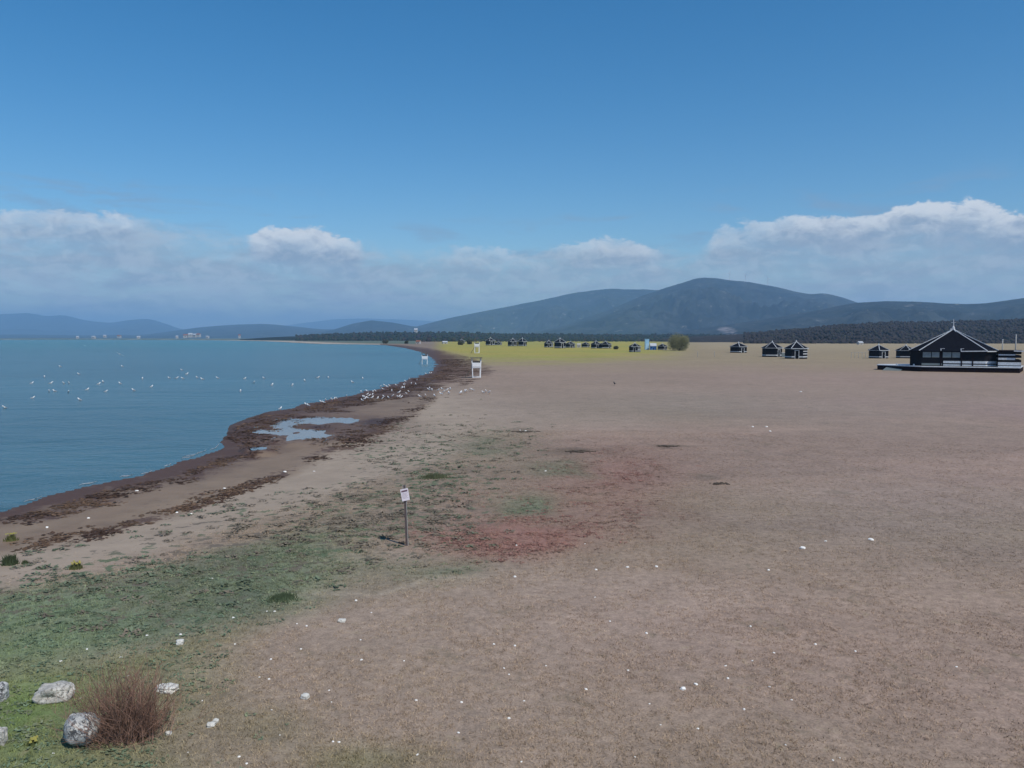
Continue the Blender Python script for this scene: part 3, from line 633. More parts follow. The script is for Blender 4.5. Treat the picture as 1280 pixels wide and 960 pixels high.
# ------------------------------------------------------------------ the big pavilion
def pavilion():
    p = on_ground(1190, 465.2); p = Vector((p.x * (p.y + 5.5) / p.y, p.y + 5.5, p.z)); K = p.y / F       # metres per photo pixel
    t = thing('pavilion', 'large black octagonal beach pavilion with pyramid roof, white ridges and raised deck', 'pavilion', p, -math.atan2(p.x, p.y)); ca = math.cos(math.atan2(p.x, p.y))
    dk = .95
    # deck: long front edge, tapering away at its left end
    def loc(px, dy): return ((px - 1190) * (p.y + dy * ca) / F * ca, dy)
    D0 = [loc(1092, -.5), loc(1150, -6.0), loc(1272, -5.2), loc(1276, 6.5), loc(1140, 7.0), loc(1095, 3.5)]
    m = MB(); m.prism([(x * .995, y * .99) for x, y in D0], -.05, dk - .14); m.build('deck_base', brn, t)
    m = MB(); m.prism([(x * 1.004, y * 1.01) for x, y in D0], dk - .137, dk); m.build('deck', wht, t)
    # ramp at the left end
    m = MB(); a = Vector((*loc(1100, -1.8), 0)); m.add([(a.x, a.y - 1.2, 0), (a.x + 3.0, a.y - 2.6, 0), (a.x + 3.8, a.y - .9, dk - .2), (a.x + .8, a.y + .4, dk - .2), (a.x, a.y - 1.2, -.1), (a.x + 3.0, a.y - 2.6, -.1), (a.x + 3.8, a.y - .9, -.1), (a.x + .8, a.y + .4, -.1)],
            [(0, 1, 2, 3), (7, 6, 5, 4), (0, 4, 5, 1), (1, 5, 6, 2), (2, 6, 7, 3), (3, 7, 4, 0)]); m.build('ramp', gry, t)
    fx, ox, fy, oy = 5.0, 6.7, 4.4, 2.6
    O = [(-fx, -fy), (fx, -fy), (ox, -oy), (ox, oy), (fx, fy), (-fx, fy), (-ox, oy), (-ox, -oy)]
    ez = 3.65
    def wallq(mb, a, b, s0, s1, z0, z1, off, mi=0, th=.1):
        a = Vector((*a, 0)); b = Vector((*b, 0)); d = (b - a).normalized(); n = Vector((d.y, -d.x, 0))
        q0 = a.lerp(b, s0) + n * off; q1 = a.lerp(b, s1) + n * off; i0 = q0 - n * th; i1 = q1 - n * th
        vs = [(v.x, v.y, z0) for v in (q0, q1, i1, i0)] + [(v.x, v.y, z1) for v in (q0, q1, i1, i0)]
        mb.add(vs, [(0, 1, 5, 4), (1, 2, 6, 5), (2, 3, 7, 6), (3, 0, 4, 7), (4, 5, 6, 7), (3, 2, 1, 0)], mi)
    m = MB()
    for k in range(8): wallq(m, O[k], O[(k + 1) % 8], 0, 1, dk, ez, 0)
    m.build('wall', blk, t)
    m = MB()                                            # white boards on the lower right half of the front
    wallq(m, O[0], O[1], .36, 1, dk + .55, dk + .95, .03); wallq(m, O[0], O[1], .36, 1, dk + .12, dk + .34, .03); wallq(m, O[1], O[2], 0, 1, dk + .55, dk + .95, .03); wallq(m, O[1], O[2], 0, 1, dk + .12, dk + .34, .03)
    m.build('white_boards', wht, t)
    m = MB(); wallq(m, O[0], O[1], .02, .34, dk + .15, dk + .5, .03); m.build('grey_board', gry, t)
    for s0, s1 in ((.03, .30), (.345, .62)):
        m = MB(); wallq(m, O[0], O[1], s0, s1, dk + 1.55, dk + 2.5, .035, 0, .04); w = m.build('window', glass, t)
        f = MB()
        for u in (s0 - .008, s1 - .004, (s0 + s1) / 2): wallq(f, O[0], O[1], u, u + .012, dk + 1.5, dk + 2.55, .06)
        wallq(f, O[0], O[1], s0 - .008, s1 + .008, dk + 2.552, dk + 2.63, .06); f.build('frame', drk, w)
    for u in (.31, .63, .80): m = MB(); wallq(m, O[0], O[1], u, u + .02, dk, ez, .09); m.build('post', brn, t)
    for u, a in ((.31, .4), (.62, -.3)):
        m = MB(); wallq(m, O[0], O[1], u, u + .018, ez - .1, ez + .38, .2); wallq(m, O[0], O[1], u, u + .06 + a * .02, ez + .382, ez + .46, .2)
        m.build('lamp_bracket', wht, t)
    m = MB(); E = [(x * 1.05, y * 1.06) for x, y in O]; az_ = 7.45
    r = MB(); r.add([(x, y, ez + .02) for x, y in E] + [(0, 0, az_)] + [(x, y, ez - .12) for x, y in E],
          [(k, (k + 1) % 8, 8) for k in range(8)] + [(9 + k, 9 + (k + 1) % 8, (k + 1) % 8, k) for k in range(8)] + [tuple(range(16, 8, -1))])
    ro = r.build('roof', blk2, t)
    for k in range(8):
        m = MB(); m.bar((E[k][0], E[k][1], ez + .08), (0, 0, az_ + .07), .17, .09); m.build('ridge_trim', wht, ro)
    m = MB(); m.bar((E[0][0] + 6.5, E[0][1] - .05, ez - .05), (E[1][0], E[1][1] - .05, ez + .03), .06, .17); m.bar((E[1][0], E[1][1] - .05, ez - .04), (E[2][0] + .05, E[2][1] - .02, ez - .04), .06, .17); m.build('eave_board', wht, ro)
    m = MB(); m.tube([(0, 0, az_ - .1), (0, 0, az_ + .5), (0, 0, az_ + .6), (0, 0, az_ + 1.9)], [.3, .18, .09, .05], 8); m.bar((-.35, 0, az_ + 1.25), (.35, 0, az_ + 1.25), .08)
    m.bar((.0, -.15, az_ + .15), (.55, -.5, az_ - .55), .22, .1); m.bar((-.5, -.2, az_ + .05), (-.1, -.1, az_ + .1), .3, .2); m.build('finial', wht, ro)
    # striped annex at the right end
    ax0, ax1 = ox + .2, ox + 3.55
    m = MB()
    rows = [(dk - .35, dk + .2, 1), (dk + .2, dk + .32, 0), (dk + .32, dk + .85, 1), (dk + .85, dk + 1.25, 0), (dk + 1.25, dk + 1.6, 1), (dk + 1.6, dk + 2.0, 0), (dk + 2.0, dk + 2.22, 1), (dk + 2.22, dk + 2.7, 0)]
    for z0, z1, mi in rows:
        o = .04 if mi else 0; x1 = ax1 - (.9 if z0 > dk + 1.2 and mi else 0)
        m.box(ax0, x1, -4.4 - o, 3.2, max(z0, dk + .005), z1, mi)
    m.build('annex_wall', [blk, wht], t)
    m = MB(); m.box(ax0 - .1, ax1 + .25, -4.7, 3.5, dk + 2.72, dk + 2.84); m.build('annex_roof', brn, t)
    m = MB(); m.bar((ax0 + 2.2, -4.75, dk + 2.79), (ax1 + .3, -4.75, dk + 2.74), .06, .2); m.build('annex_fascia', wht, t)
    # tables and rail on the left of the deck
    for i, px in enumerate((1118, 1141)):
        m = MB(); a = loc(px, -2.2 + i * -1.5); m.bar((a[0], a[1], dk), (a[0], a[1], dk + .3), .25); m.build('deck_post', wht, t)
    m = MB(); a = loc(1139, -1.5)
    m.box(a[0] - .4, a[0] + .7, a[1] - .4, a[1] + .4, dk + .004, dk + 2.0); m.build('bar_cabinet', drk, t)
    return p
pv = pavilion()
pole_m = simple('weathered_pole', (.34, .34, .33), .7, .15, 3)
for px, yt, l in ((1252.5, 424.5, 'shorter grey pole rising behind the striped right end of the pavilion'), (1269, 418.5, 'taller grey pole rising behind the far right corner of the pavilion')):
    Y = pv.y + 8.2; x = (px - 640) / F * Y * 1.0; t = thing('pole', l, 'pole', (x, Y, -.05), 0, 'poles behind the pavilion')
    zt = H + (HOR - yt) / F * Y; m = MB(); m.tube([(0, 0, 0), (0, 0, zt * .6), (0, 0, zt)], [.13, .12, .10], 8); m.build('shaft', pole_m, t, True)
    m = MB(); m.tube([(0, 0, zt - .02), (0, 0, zt + .1)], [.13, .05], 8); m.build('cap', wht, t)

# ------------------------------------------------------------------ lifeguard chairs
chw = simple('white_metal_frame', (.78, .79, .80), .4, .08, 5); cloth = simple('grey_brown_canopy', (.13, .12, .10), .8, .2, 3)
def make_chair(label):
    t = thing('lifeguard_chair', label, 'lifeguard chair', (0, 0, 0), 0, 'white lifeguard chairs along the shore')
    for sx in (-1, 1):
        for y0, y1 in ((-.6, -.45), (.65, .5)):
            m = MB(); m.bar((sx * .55, y0, 0), (sx * .62, y1, 2.55 if y0 > 0 else 1.6), .11); m.build('leg', chw, t)
    m = MB(); m.box(-.66, .66, -.52, .5, 1.3, 1.38); m.build('seat', chw, t)
    m = MB(); m.box(-.64, .64, -.58, -.53, 1.5, 2.05); m.box(-.64, .64, -.58, -.53, 1.38, 1.46); m.build('front_panel', chw, t)
    m = MB(); m.box(-.6, .6, .42, .48, 1.45, 2.2); m.build('backrest', cloth, t)
    for sx in (-1, 1):
        m = MB(); m.bar((sx * .62, -.45, 1.6), (sx * .68, -.2, 2.62), .09); m.build('canopy_post', chw, t)
    m = MB(); m.box(-.85, .85, -.55, .75, 2.62, 2.74); m.build('canopy', cloth, t)
    m = MB()
    for z in (.08, ): m.bar((-.55, -.6, z), (.55, -.6, z), .08); m.bar((-.55, .65, z), (.55, .65, z), .08)
    m.build('stretcher', chw, t)
    m = MB()
    for y in (-.25, .2): m.bar((-.68, y, 1.34), (-1.7, y, 0), .06)
    for k in range(1, 5):
        f = k / 5; x = -.68 - 1.02 * f; z = 1.34 * (1 - f); m.bar((x, -.25, z), (x, .2, z), .05)
    m.build('ladder', cloth, t)
    return t
pc = on_ground(595.5, 472)
ch = make_chair('white lifeguard chair on the sand, nearest one with dark canopy and ladder'); ch.location = pc; ch.rotation_euler.z = R(6); s = pc.y / F * 11.5 / 1.35; ch.scale = (s, s, s * 1.08)
p = on_ground(596.3, 441.5); s = p.y / F * 6.2 / 1.35; dup(ch, p, R(-5), 'white lifeguard chair standing in the yellow field directly behind another one', (s, s, s * 1.25))
p = at(531, 456, WATER_Z - .15); p.z = WATER_Z - .4; s = p.y / F * 7.2 / 1.35; dup(ch, p, R(4), 'white lifeguard chair standing in the shallow water at the shore', (s, s, s * 1.12))

# ------------------------------------------------------------------ sign on its post
def sign():
    p = on_ground(508.5, 682); k = p.y / F
    t = thing('beach_sign', 'white notice sign on a thin leaning post at the edge of the sand', 'sign', p)
    post = simple('rusty_post', (.11, .085, .085), .7, .25, 8); pl = simple('sign_white', (.74, .68, .74), .5, .05, 6); ink = simple('sign_ink', (.16, .10, .13), .6, .1); ink2 = simple('sign_ink_pale', (.45, .39, .44), .6, .1)
    zt = 77 * k; m = MB()
    m.bar((0, 0, -.15), (-2.6 * k, .02, zt), .05, .05); m.build('post', post, t)
    m = MB(); m.bar((.042, -.005, -.05), (.042 - 2.6 * k, .012, zt), .014, .03); m.bar((-.045 - 1.8 * k, .0, zt * .72), (-.045 - 2.6 * k, .015, zt), .012, .03); m.build('post_edge', pole_m, t)
    M = Matrix.Translation((-2.0 * k + .012, -.045, 65.5 * k)) @ Matrix.Rotation(R(16), 4, 'Z') @ Matrix.Rotation(R(-10), 4, 'Y')
    w, h = 4.9 * k, 7.6 * k
    m = MB(); m.box(-w, w, -.008, .008, -h, h, 0, M); pn = m.build('panel', pl, t)
    m = MB(); x = -w * .78
    for n in (1, 1, 1, 1, 1, 1, 1):
        m.box(x, x + w * .19, -.0125, -.0085, h * .50, h * .78, 0, M); x += w * .225
    m.box(-w * .78, w * .78, -.0115, -.0085, h * .60, h * .66, 0, M); m.build('heading', ink, pn)
    m = MB()
    for i, z in enumerate((.22, .02, -.18, -.38, -.58)):
        x = -w * .75; 
        while x < w * (.7 if i % 2 == 0 else .45):
            L = w * random.uniform(.14, .36); m.box(x, min(x + L, w * .78), -.0115, -.0085, h * z, h * (z + .07), 0, M); x += L + w * .07
    m.build('text_lines', ink2, pn)
sign()

# ------------------------------------------------------------------ stones and boulders
def rock_mesh(name, r, seed, mat, subdiv=3, amp=.28, flat=.75, sc=1.6, block=0.0):
    b = bmesh.new(); bmesh.ops.create_icosphere(b, subdivisions=subdiv, radius=1.0)
    from mathutils import noise as mn
    for v in b.verts:
        q = v.co * sc + Vector((seed * 5.7, seed * 1.3, 0))
        n = mn.noise(q) * amp * 1.1 + mn.fractal(q * 2.3, 1.1, 2.1, 4) * amp * .22
        if block: v.co /= max(abs(v.co.x), abs(v.co.y), abs(v.co.z)) ** block
        v.co *= 1 + n
        v.co.x *= r[0]; v.co.y *= r[1]; v.co.z *= r[2]
    me = bpy.data.meshes.new(name); b.to_mesh(me); b.free(); me.materials.append(mat)
    me.polygons.foreach_set('use_smooth', [subdiv > 2] * len(me.polygons)); return me
def rock_mat(name, a, b_, dark, sc, t=0.0):
    m, nt, b = material(name); pos = nt.node('ShaderNodeTexCoord').outputs['Object']
    n1 = nt.noise(pos, sc, 6, .7, .5); n2 = nt.noise(pos, sc * 3, 5, .7, .8); n3 = nt.noise(pos, sc * .6, 5, .6, .4)
    c = nt.mix(nt.ramp(n1, .35, .65), a, b_); c = nt.mix(nt.m('MULTIPLY', nt.ramp(nt.m('ADD', n2, nt.m('MULTIPLY', n3, .6)), .80 + t, .88 + t), .9), c, dark)
    nt.l.new(c, b.inputs['Base Color']); b.inputs['Roughness'].default_value = .9
    bn = nt.node('ShaderNodeBump', {'Height': n2, 'Strength': .7, 'Distance': .03}); nt.l.new(bn.outputs[0], b.inputs['Normal']); return m
lich = rock_mat('lichen_limestone', (.34, .35, .35), (.64, .63, .60), (.05, .05, .055), 6.0, .0)
lime = rock_mat('pale_limestone', (.38, .36, .32), (.62, .60, .54), (.16, .15, .125), 7.0, .04)
lime2 = rock_mat('white_limestone', (.56, .54, .48), (.80, .78, .71), (.30, .28, .24), 6.0, .1)
def rock(name, px, py, wpx, hpx, label, mat, seed, dep=.8, sub=4, amp=.25, cat='rock', sink=.25, group=None):
    p = on_ground(px, py); k = p.y / F; q = .84 if name == 'rock' else 1.0; r = (q * wpx * k / 2, q * wpx * k / 2 * dep, q * hpx * k / 2)
    me = rock_mesh(name, r, seed, mat, sub, amp * (.75 if name == 'rock' else 1), block=.6 if name == 'rock' else 0); o = bpy.data.objects.new(name, me); C.objects.link(o)
    o.location = (p.x, p.y + r[1] * .5, p.z + r[2] * (1 - sink)); o.rotation_euler.z = random.uniform(-.3, .3)
    return tag(o, label, cat, group)
rock('boulder', 97, 934, 44, 44, 'round grey and white lichen-covered boulder beside the bare shrub', lich, 1.0, .95, 5, .13, 'boulder', .12)
rock('rock', 64, 877, 50, 26, 'long flat-topped pale rock in the grass above the round boulder', lime, 2.4, .7, 5, .35, sink=.3)
rock('rock', -2, 876, 22, 28, 'grey rock cut off by the left edge, level with the flat-topped rock', lich, 3.2, .9, 5, .25)
rock('rock', -4, 932, 22, 28, 'low pale rock cut off by the left edge, beside the round boulder', lime, 4.2, .9, 5, .3)
rock('rock', 206, 866, 32, 11, 'long low white rock lying right of the bare shrub', lime2, 5.3, .7, 5, .35, sink=.3)
rock('rock', 224, 806, 11, 8, 'small domed whitish rock in the green grass above the bare shrub', lime2, 6.1, .9, 4)
rock('rock', 381, 874, 12, 8, 'white rounded stone alone in brown turf, right of the shrub', lime2, 7.7, .9, 4)
rock('rock', 269, 904, 9, 6, 'smaller white stone touching a larger one near the shrub', lime2, 8.2, .9, 4)
rock('rock', 263, 909, 12, 7, 'white stone with a smaller one touching it near the shrub', lime2, 9.4, .9, 4)
rock('rock', 427, 778, 12, 5, 'flat white slab on brown turf below the sign', lime2, 10.4, .8, 4)
rock('rock', 210, 919, 9, 6, 'pale stone at the right foot of the bare shrub', lime2, 11.4, .8, 4)
ST = [(x / 2.667, 640 + y / 2.667) for x, y in ((708, 222), (890, 332), (916, 332), (778, 354), (1187, 296), (1238, 336), (990, 373), (1022, 381), (1202, 427), (1003, 458), (1205, 494), (903, 492), (783, 441), (490, 412), (602, 409), (290, 458), (403, 485), (203, 498),
      (427, 547), (865, 552), (897, 558), (1097, 595), (1105, 634), (906, 660), (674, 630), (933, 744), (1110, 766), (1130, 768), (797, 817), (822, 840), (626, 802), (178, 805), (133, 792), (268, 622))]
ST += [(480 + x / 1.6, 640 + y / 1.6) for x, y in ((402, 64), (424, 116), (487, 111), (262, 130), (545, 110), (265, 67), (837, 73), (883, 59), (974, 56), (769, 117), (733, 229), (422, 171), (452, 219), (525, 243), (220, 265), (262, 268), (240, 313), (250, 325), (324, 308), (488, 317),
      (598, 355), (624, 345), (404, 355), (683, 308), (737, 298), (780, 282), (943, 279), (815, 376), (720, 395), (688, 333), (155, 381), (64, 377), (40, 298), (250, 413), (149, 442), (628, 434), (553, 426), (803, 466), (898, 497), (911, 492), (502, 490), (275, 500), (67, 486), (863, 265), (531, 384), (771, 350), (280, 378), (1145, 310))]
ST += [(800 + x / 2.667, 440 + y / 2.667) for x, y in ((376, 250), (422, 250), (434, 265), (536, 133))] + [(650, 538), (657, 539), (682, 589), (745, 712)]
SB = [(x / 2.667, 480 + y / 2.667) for x, y in ((456, 357), (748, 349), (950, 294), (1047, 292), (637, 434), (157, 479), (590, 429), (295, 448))]
sizes = {(1003.1, 685.6): 8, (1088.8, 675): 7, (853.8, 861.9): 8, (870, 855.6): 6}
chalk = simple('chalk_stone', (.86, .84, .79), .9, .06, 3)
smeshes = [rock_mesh('white_stone', (1, .8, .5), 20 + i * 1.7, chalk, 2, .3) for i in range(5)]
def stones(lst, label, group, a, b):
    for i, (px, py) in enumerate(lst):
        p = on_ground(px, py); k = p.y / F
        w = next((v for q, v in sizes.items() if abs(q[0] - px) < 2 and abs(q[1] - py) < 2), random.uniform(a, b)) * (1 if py > 560 else .8)
        o = bpy.data.objects.new('white_stone', smeshes[i % 5]); C.objects.link(o); s = w * k / 2; o.scale = (s, s, s * random.uniform(.7, 1.3))
        o.location = (p.x, p.y, p.z + s * .2); o.rotation_euler = (random.uniform(-.2, .2), random.uniform(-.2, .2), random.uniform(0, 6)); tag(o, label, 'stone', group)
stones(ST, 'small white stone lying loose on the dry plain or in its grass', 'white stones scattered over the plain', 2.4, 4.4)
stones(SB, 'small white stone lying on the brown sand of the beach', 'white stones on the beach', 3.4, 6)

# ------------------------------------------------------------------ plants
def bare_shrub():
    p = on_ground(158, 921); t = thing('bare_shrub', 'leafless reddish-brown shrub of thin twigs beside the round boulder', 'shrub', p)
    tm = simple('twig_bark', (.15, .095, .075), .85, .3, 3, spec=.05); tm2 = simple('twig_tip', (.27, .165, .125), .85, .3, 3, spec=.05)
    a, b = MB(), MB(); rnd = random.Random(4)
    for i in range(620):
        th = rnd.uniform(0, 2 * math.pi); lean = min(abs(rnd.gauss(0, .78)) + .03, 1.3); L = rnd.uniform(.3, 1.3) * (1.05 - .28 * min(lean, 1.4))
        d = Vector((math.cos(th) * math.sin(lean), math.sin(th) * math.sin(lean), math.cos(lean))); q = Vector((rnd.gauss(0, .22), rnd.gauss(0, .15), -.03)); pts = [q.copy()]
        for s in range(5):
            d = (d + Vector((rnd.gauss(0, .2), rnd.gauss(0, .2), .08))).normalized(); q = q + d * L / 5; pts.append(q.copy())
        (a if i % 4 == 0 else b).tube(pts, [.005, .0042, .0034, .0026, .002, .001], 3)
        for s in range(rnd.randint(2, 5)):
            j = rnd.randint(1, 4); d2 = (d + Vector((rnd.gauss(0, .6), rnd.gauss(0, .6), rnd.gauss(.1, .3)))).normalized(); l2 = L * rnd.uniform(.15, .42)
            b.tube([pts[j], pts[j] + d2 * l2 * .5 + Vector((0, 0, .02)), pts[j] + d2 * l2 + Vector((0, 0, .06))], [.003, .0022, .001], 3)
    a.build('stems', tm, t); b.build('twigs', tm2, t)
bare_shrub()
def leafy(name, label, cat, px, py, wpx, hpx, cols, nleaf, leaf, seed, stem=True, flower=None):
    rnd = random.Random(seed); p = on_ground(px, py); k = p.y / F; W_, Hh = wpx * k / 2, hpx * k
    t = thing(name, label, cat, p); mats = [simple(name + '_leaf', c, .8, .25, 2) for c in cols]; m = MB()
    lobes = [(Vector((rnd.uniform(-.6, .6) * W_, rnd.uniform(-.5, .5) * W_, rnd.uniform(.22, .62) * Hh)), rnd.uniform(.34, .52)) for _ in range(12)]
    for i in range(nleaf):
        c, r = rnd.choice(lobes); v = Vector((rnd.gauss(0, 1), rnd.gauss(0, 1), rnd.gauss(0, 1))).normalized() * rnd.random() ** .4
        q = c + Vector((v.x * r * W_, v.y * r * W_, v.z * r * Hh * .75)); q.z = max(q.z, .02 * Hh)
        s = leaf * rnd.uniform(.6, 1.4); u = Vector((rnd.gauss(0, 1), rnd.gauss(0, 1), rnd.gauss(0, 1))).normalized(); w = u.orthogonal().normalized()
        m.add([q - u * s, q + w * s * .5, q + u * s, q - w * s * .5], [(0, 1, 2, 3)], rnd.randrange(len(mats)))
    m.build('crown' if stem else 'foliage', mats, t)
    if stem:
        b = MB()
        for j in range(7):
            c, r = lobes[j]; b.tube([(rnd.uniform(-.06, .06) * W_, 0, -.1), c * .5 + Vector((0, 0, .05)), c], [.035 * W_, .022 * W_, .01 * W_], 5)
        b.build('trunk', simple(name + '_bark', (.06, .05, .04), .9, .2), t)
    if flower:
        f = MB()
        for i in range(60):
            q = Vector((rnd.gauss(0, .4) * W_, rnd.gauss(0, .4) * W_, Hh * rnd.uniform(.6, 1.0))); s = leaf * .8
            f.box(q.x - s, q.x + s, q.y - s, q.y + s, q.z - s * .4, q.z + s * .4)
        f.build('flowers', simple(name + '_petal', flower, .7, .15), t)
leafy('olive_bush', 'large round olive-green bush on the plain between the huts', 'bush', 849, 438.3, 30, 23, [(.15, .155, .08), (.13, .14, .075), (.17, .165, .09)], 14000, .17, 5)
def tuft(name, label, px, py, wpx, hpx, col, n, seed, flower=None):
    rnd = random.Random(seed); p = on_ground(px, py); k = p.y / F; W_, Hh = wpx * k / 2, hpx * k; t = thing(name, label, 'plant', p); m = MB()
    for i in range(n):
        x, y = rnd.gauss(0, .45) * W_, rnd.gauss(0, .35) * W_; h = Hh * rnd.uniform(.45, 1.05) * max(.3, 1 - abs(x) / W_ * .5); l = rnd.uniform(-.5, .5) * h; l2 = rnd.uniform(-.4, .4) * h; s = .012 + .1 * k
        m.add([(x - s, y, -.02), (x + s, y + s, -.02), (x + l, y + l2, h)], [(0, 1, 2)])
    m.build('leaves', simple(name + '_green', col, .85, .3, 3), t)
    if flower:
        f = MB()
        for i in range(int(n * .05)):
            x, y, z = rnd.gauss(0, .45) * W_, rnd.gauss(0, .4) * W_, Hh * rnd.uniform(.7, 1.0); s = .022 + .2 * k
            f.tube([(x, y, z), (x, y, z + s)], [s, s * .6], 5)
        f.build('flowers', simple(name + '_yellow', flower, .7, .15), t)
tuft('grass_tuft', 'dark green upright grass tuft on the beach at the left edge', 12, 706, 16, 16, (.05, .07, .035), 420, 1)
tuft('grass_tuft', 'tiny green grass tuft on the beach right of a taller tuft', 31, 705, 7, 6, (.06, .08, .04), 160, 2)
tuft('flower_clump', 'yellow flowering clump on pale sand right of the grass tufts', 95, 711, 15, 9, (.09, .10, .04), 260, 3, (.38, .33, .07))
tuft('flower_clump', 'yellow-green flowering clump on brown weed near the left waterline', 14, 676, 13, 10, (.10, .11, .04), 240, 4, (.36, .33, .09))
tuft('grass_tuft', 'wide dark green grass patch at the border of meadow and brown turf', 353, 749, 36, 8, (.07, .10, .055), 650, 5)
tuft('grass_tuft', 'dark green low plant patch on the sand above the sign', 543, 597, 34, 6, (.085, .10, .055), 700, 6)
tuft('flower_clump', 'small yellow flower clump in the grass left of the round boulder', 40, 931, 12, 8, (.09, .11, .04), 200, 7, (.36, .33, .09))
# dark dried clumps; the one by the sign post stands for shade
dk = simple('dried_weed_and_shade', (.085, .07, .058), .9, .4, 4, spec=.05)
def clump(label, px, py, wpx, hpx, seed, mat=dk):
    rnd = random.Random(seed); p = on_ground(px, py); k = p.y / F; m = MB(); W_ = wpx * k / 2; Hh = hpx * k * .5
    for i in range(45):
        x, y = rnd.gauss(0, .45) * W_, rnd.gauss(0, .45) * max(W_ * .5, .15); h = Hh * rnd.uniform(.2, .7); a = rnd.uniform(0, 3.1); L = W_ * rnd.uniform(.1, .35)
        m.tube([(x - L * math.cos(a), y - L * math.sin(a), .01), (x, y, h), (x + L * math.cos(a), y + L * math.sin(a), .01)], [.01 + .1 * k, .012 + .2 * k, .008 + .1 * k], 4)
    o = m.build('weed_and_shade_clump', mat); o.location = p; return tag(o, label, 'weed clump')
clump('small dark strands standing in for shade at the foot of the sign post', 502, 679, 8, 3, 2)  # dark strands laid where the sign post casts its shadow
clump('dark drift of dried weed alone on the bare plain', 898, 605, 24, 4, 3)
clump('thin dark strand of weed on the plain above the red patch', 835, 558, 26, 2.5, 4)
clump('long dark strand of weed above the green patch on the plain', 722, 564.5, 40, 3, 5)
clump('dark weed strand with white stones lying on it', 655, 540, 26, 2.5, 6)

# ------------------------------------------------------------------ short turf: blades nobody could count
def turf():
    n = 150000
    r = 9.5 + (52 - 9.5) * RNG.random(n) ** 1.25; a = np.radians(RNG.uniform(-36, 36, n)); x = r * np.sin(a); y = r * np.cos(a)
    d = shore_dist(x, y); z = ground_z(x, y, d); col, dots, wrack, wet, dry, green, red = zones(x, y, z, d)
    pat = fbm(x * 1.3 + 3, y * 1.3, 4)
    keep = (d > 3) & (RNG.random(n) < np.clip(dry * .9 - .12, 0, 1) * sstep(.2, .6, pat + green * .12)) & (wet < .2)
    x, y, z, col, green = x[keep], y[keep], z[keep], col[keep], green[keep]; n = len(x)
    NB = 5; V = np.empty((n, NB, 3, 3))
    for k in range(NB):
        ox, oy = RNG.normal(0, .035, n), RNG.normal(0, .035, n); h = RNG.uniform(.015, .042, n) * (1 + green * .5); th = RNG.uniform(0, np.pi, n); w = RNG.uniform(.004, .009, n); lx, ly = RNG.normal(0, .03, n), RNG.normal(0, .03, n)
        V[:, k, 0] = np.stack([x + ox - w * np.cos(th), y + oy - w * np.sin(th), z - .005], -1); V[:, k, 1] = np.stack([x + ox + w * np.cos(th), y + oy + w * np.sin(th), z - .005], -1)
        V[:, k, 2] = np.stack([x + ox + lx, y + oy + ly, z + h], -1)
    V = V.reshape(-1, 3); nt_ = n * NB; me = bpy.data.meshes.new('short_grass')
    me.vertices.add(len(V)); me.vertices.foreach_set('co', V.ravel()); me.loops.add(nt_ * 3); me.loops.foreach_set('vertex_index', np.arange(nt_ * 3)); me.polygons.add(nt_); me.polygons.foreach_set('loop_start', np.arange(nt_) * 3)
    me.update(calc_edges=True)
    tint = RNG.uniform(.75, 1.75, (n, 1)) * np.array([1.0, .98, .9]); c = np.clip(col * tint, 0, .6); c = np.concatenate([c, np.ones((n, 1))], 1); c = np.repeat(c, NB * 3, 0)
    ca = me.attributes.new('blade_colour', 'FLOAT_COLOR', 'POINT'); ca.data.foreach_set('color', c.ravel())
    m, nt, b = material('short_grass'); nt.l.new(nt.attr('blade_colour', 'Color'), b.inputs['Base Color']); b.inputs['Roughness'].default_value = .9; b.inputs['Specular IOR Level'].default_value = .1
    me.materials.append(m); o = bpy.data.objects.new('short_grass', me); C.objects.link(o); o['kind'] = 'stuff'
turf()

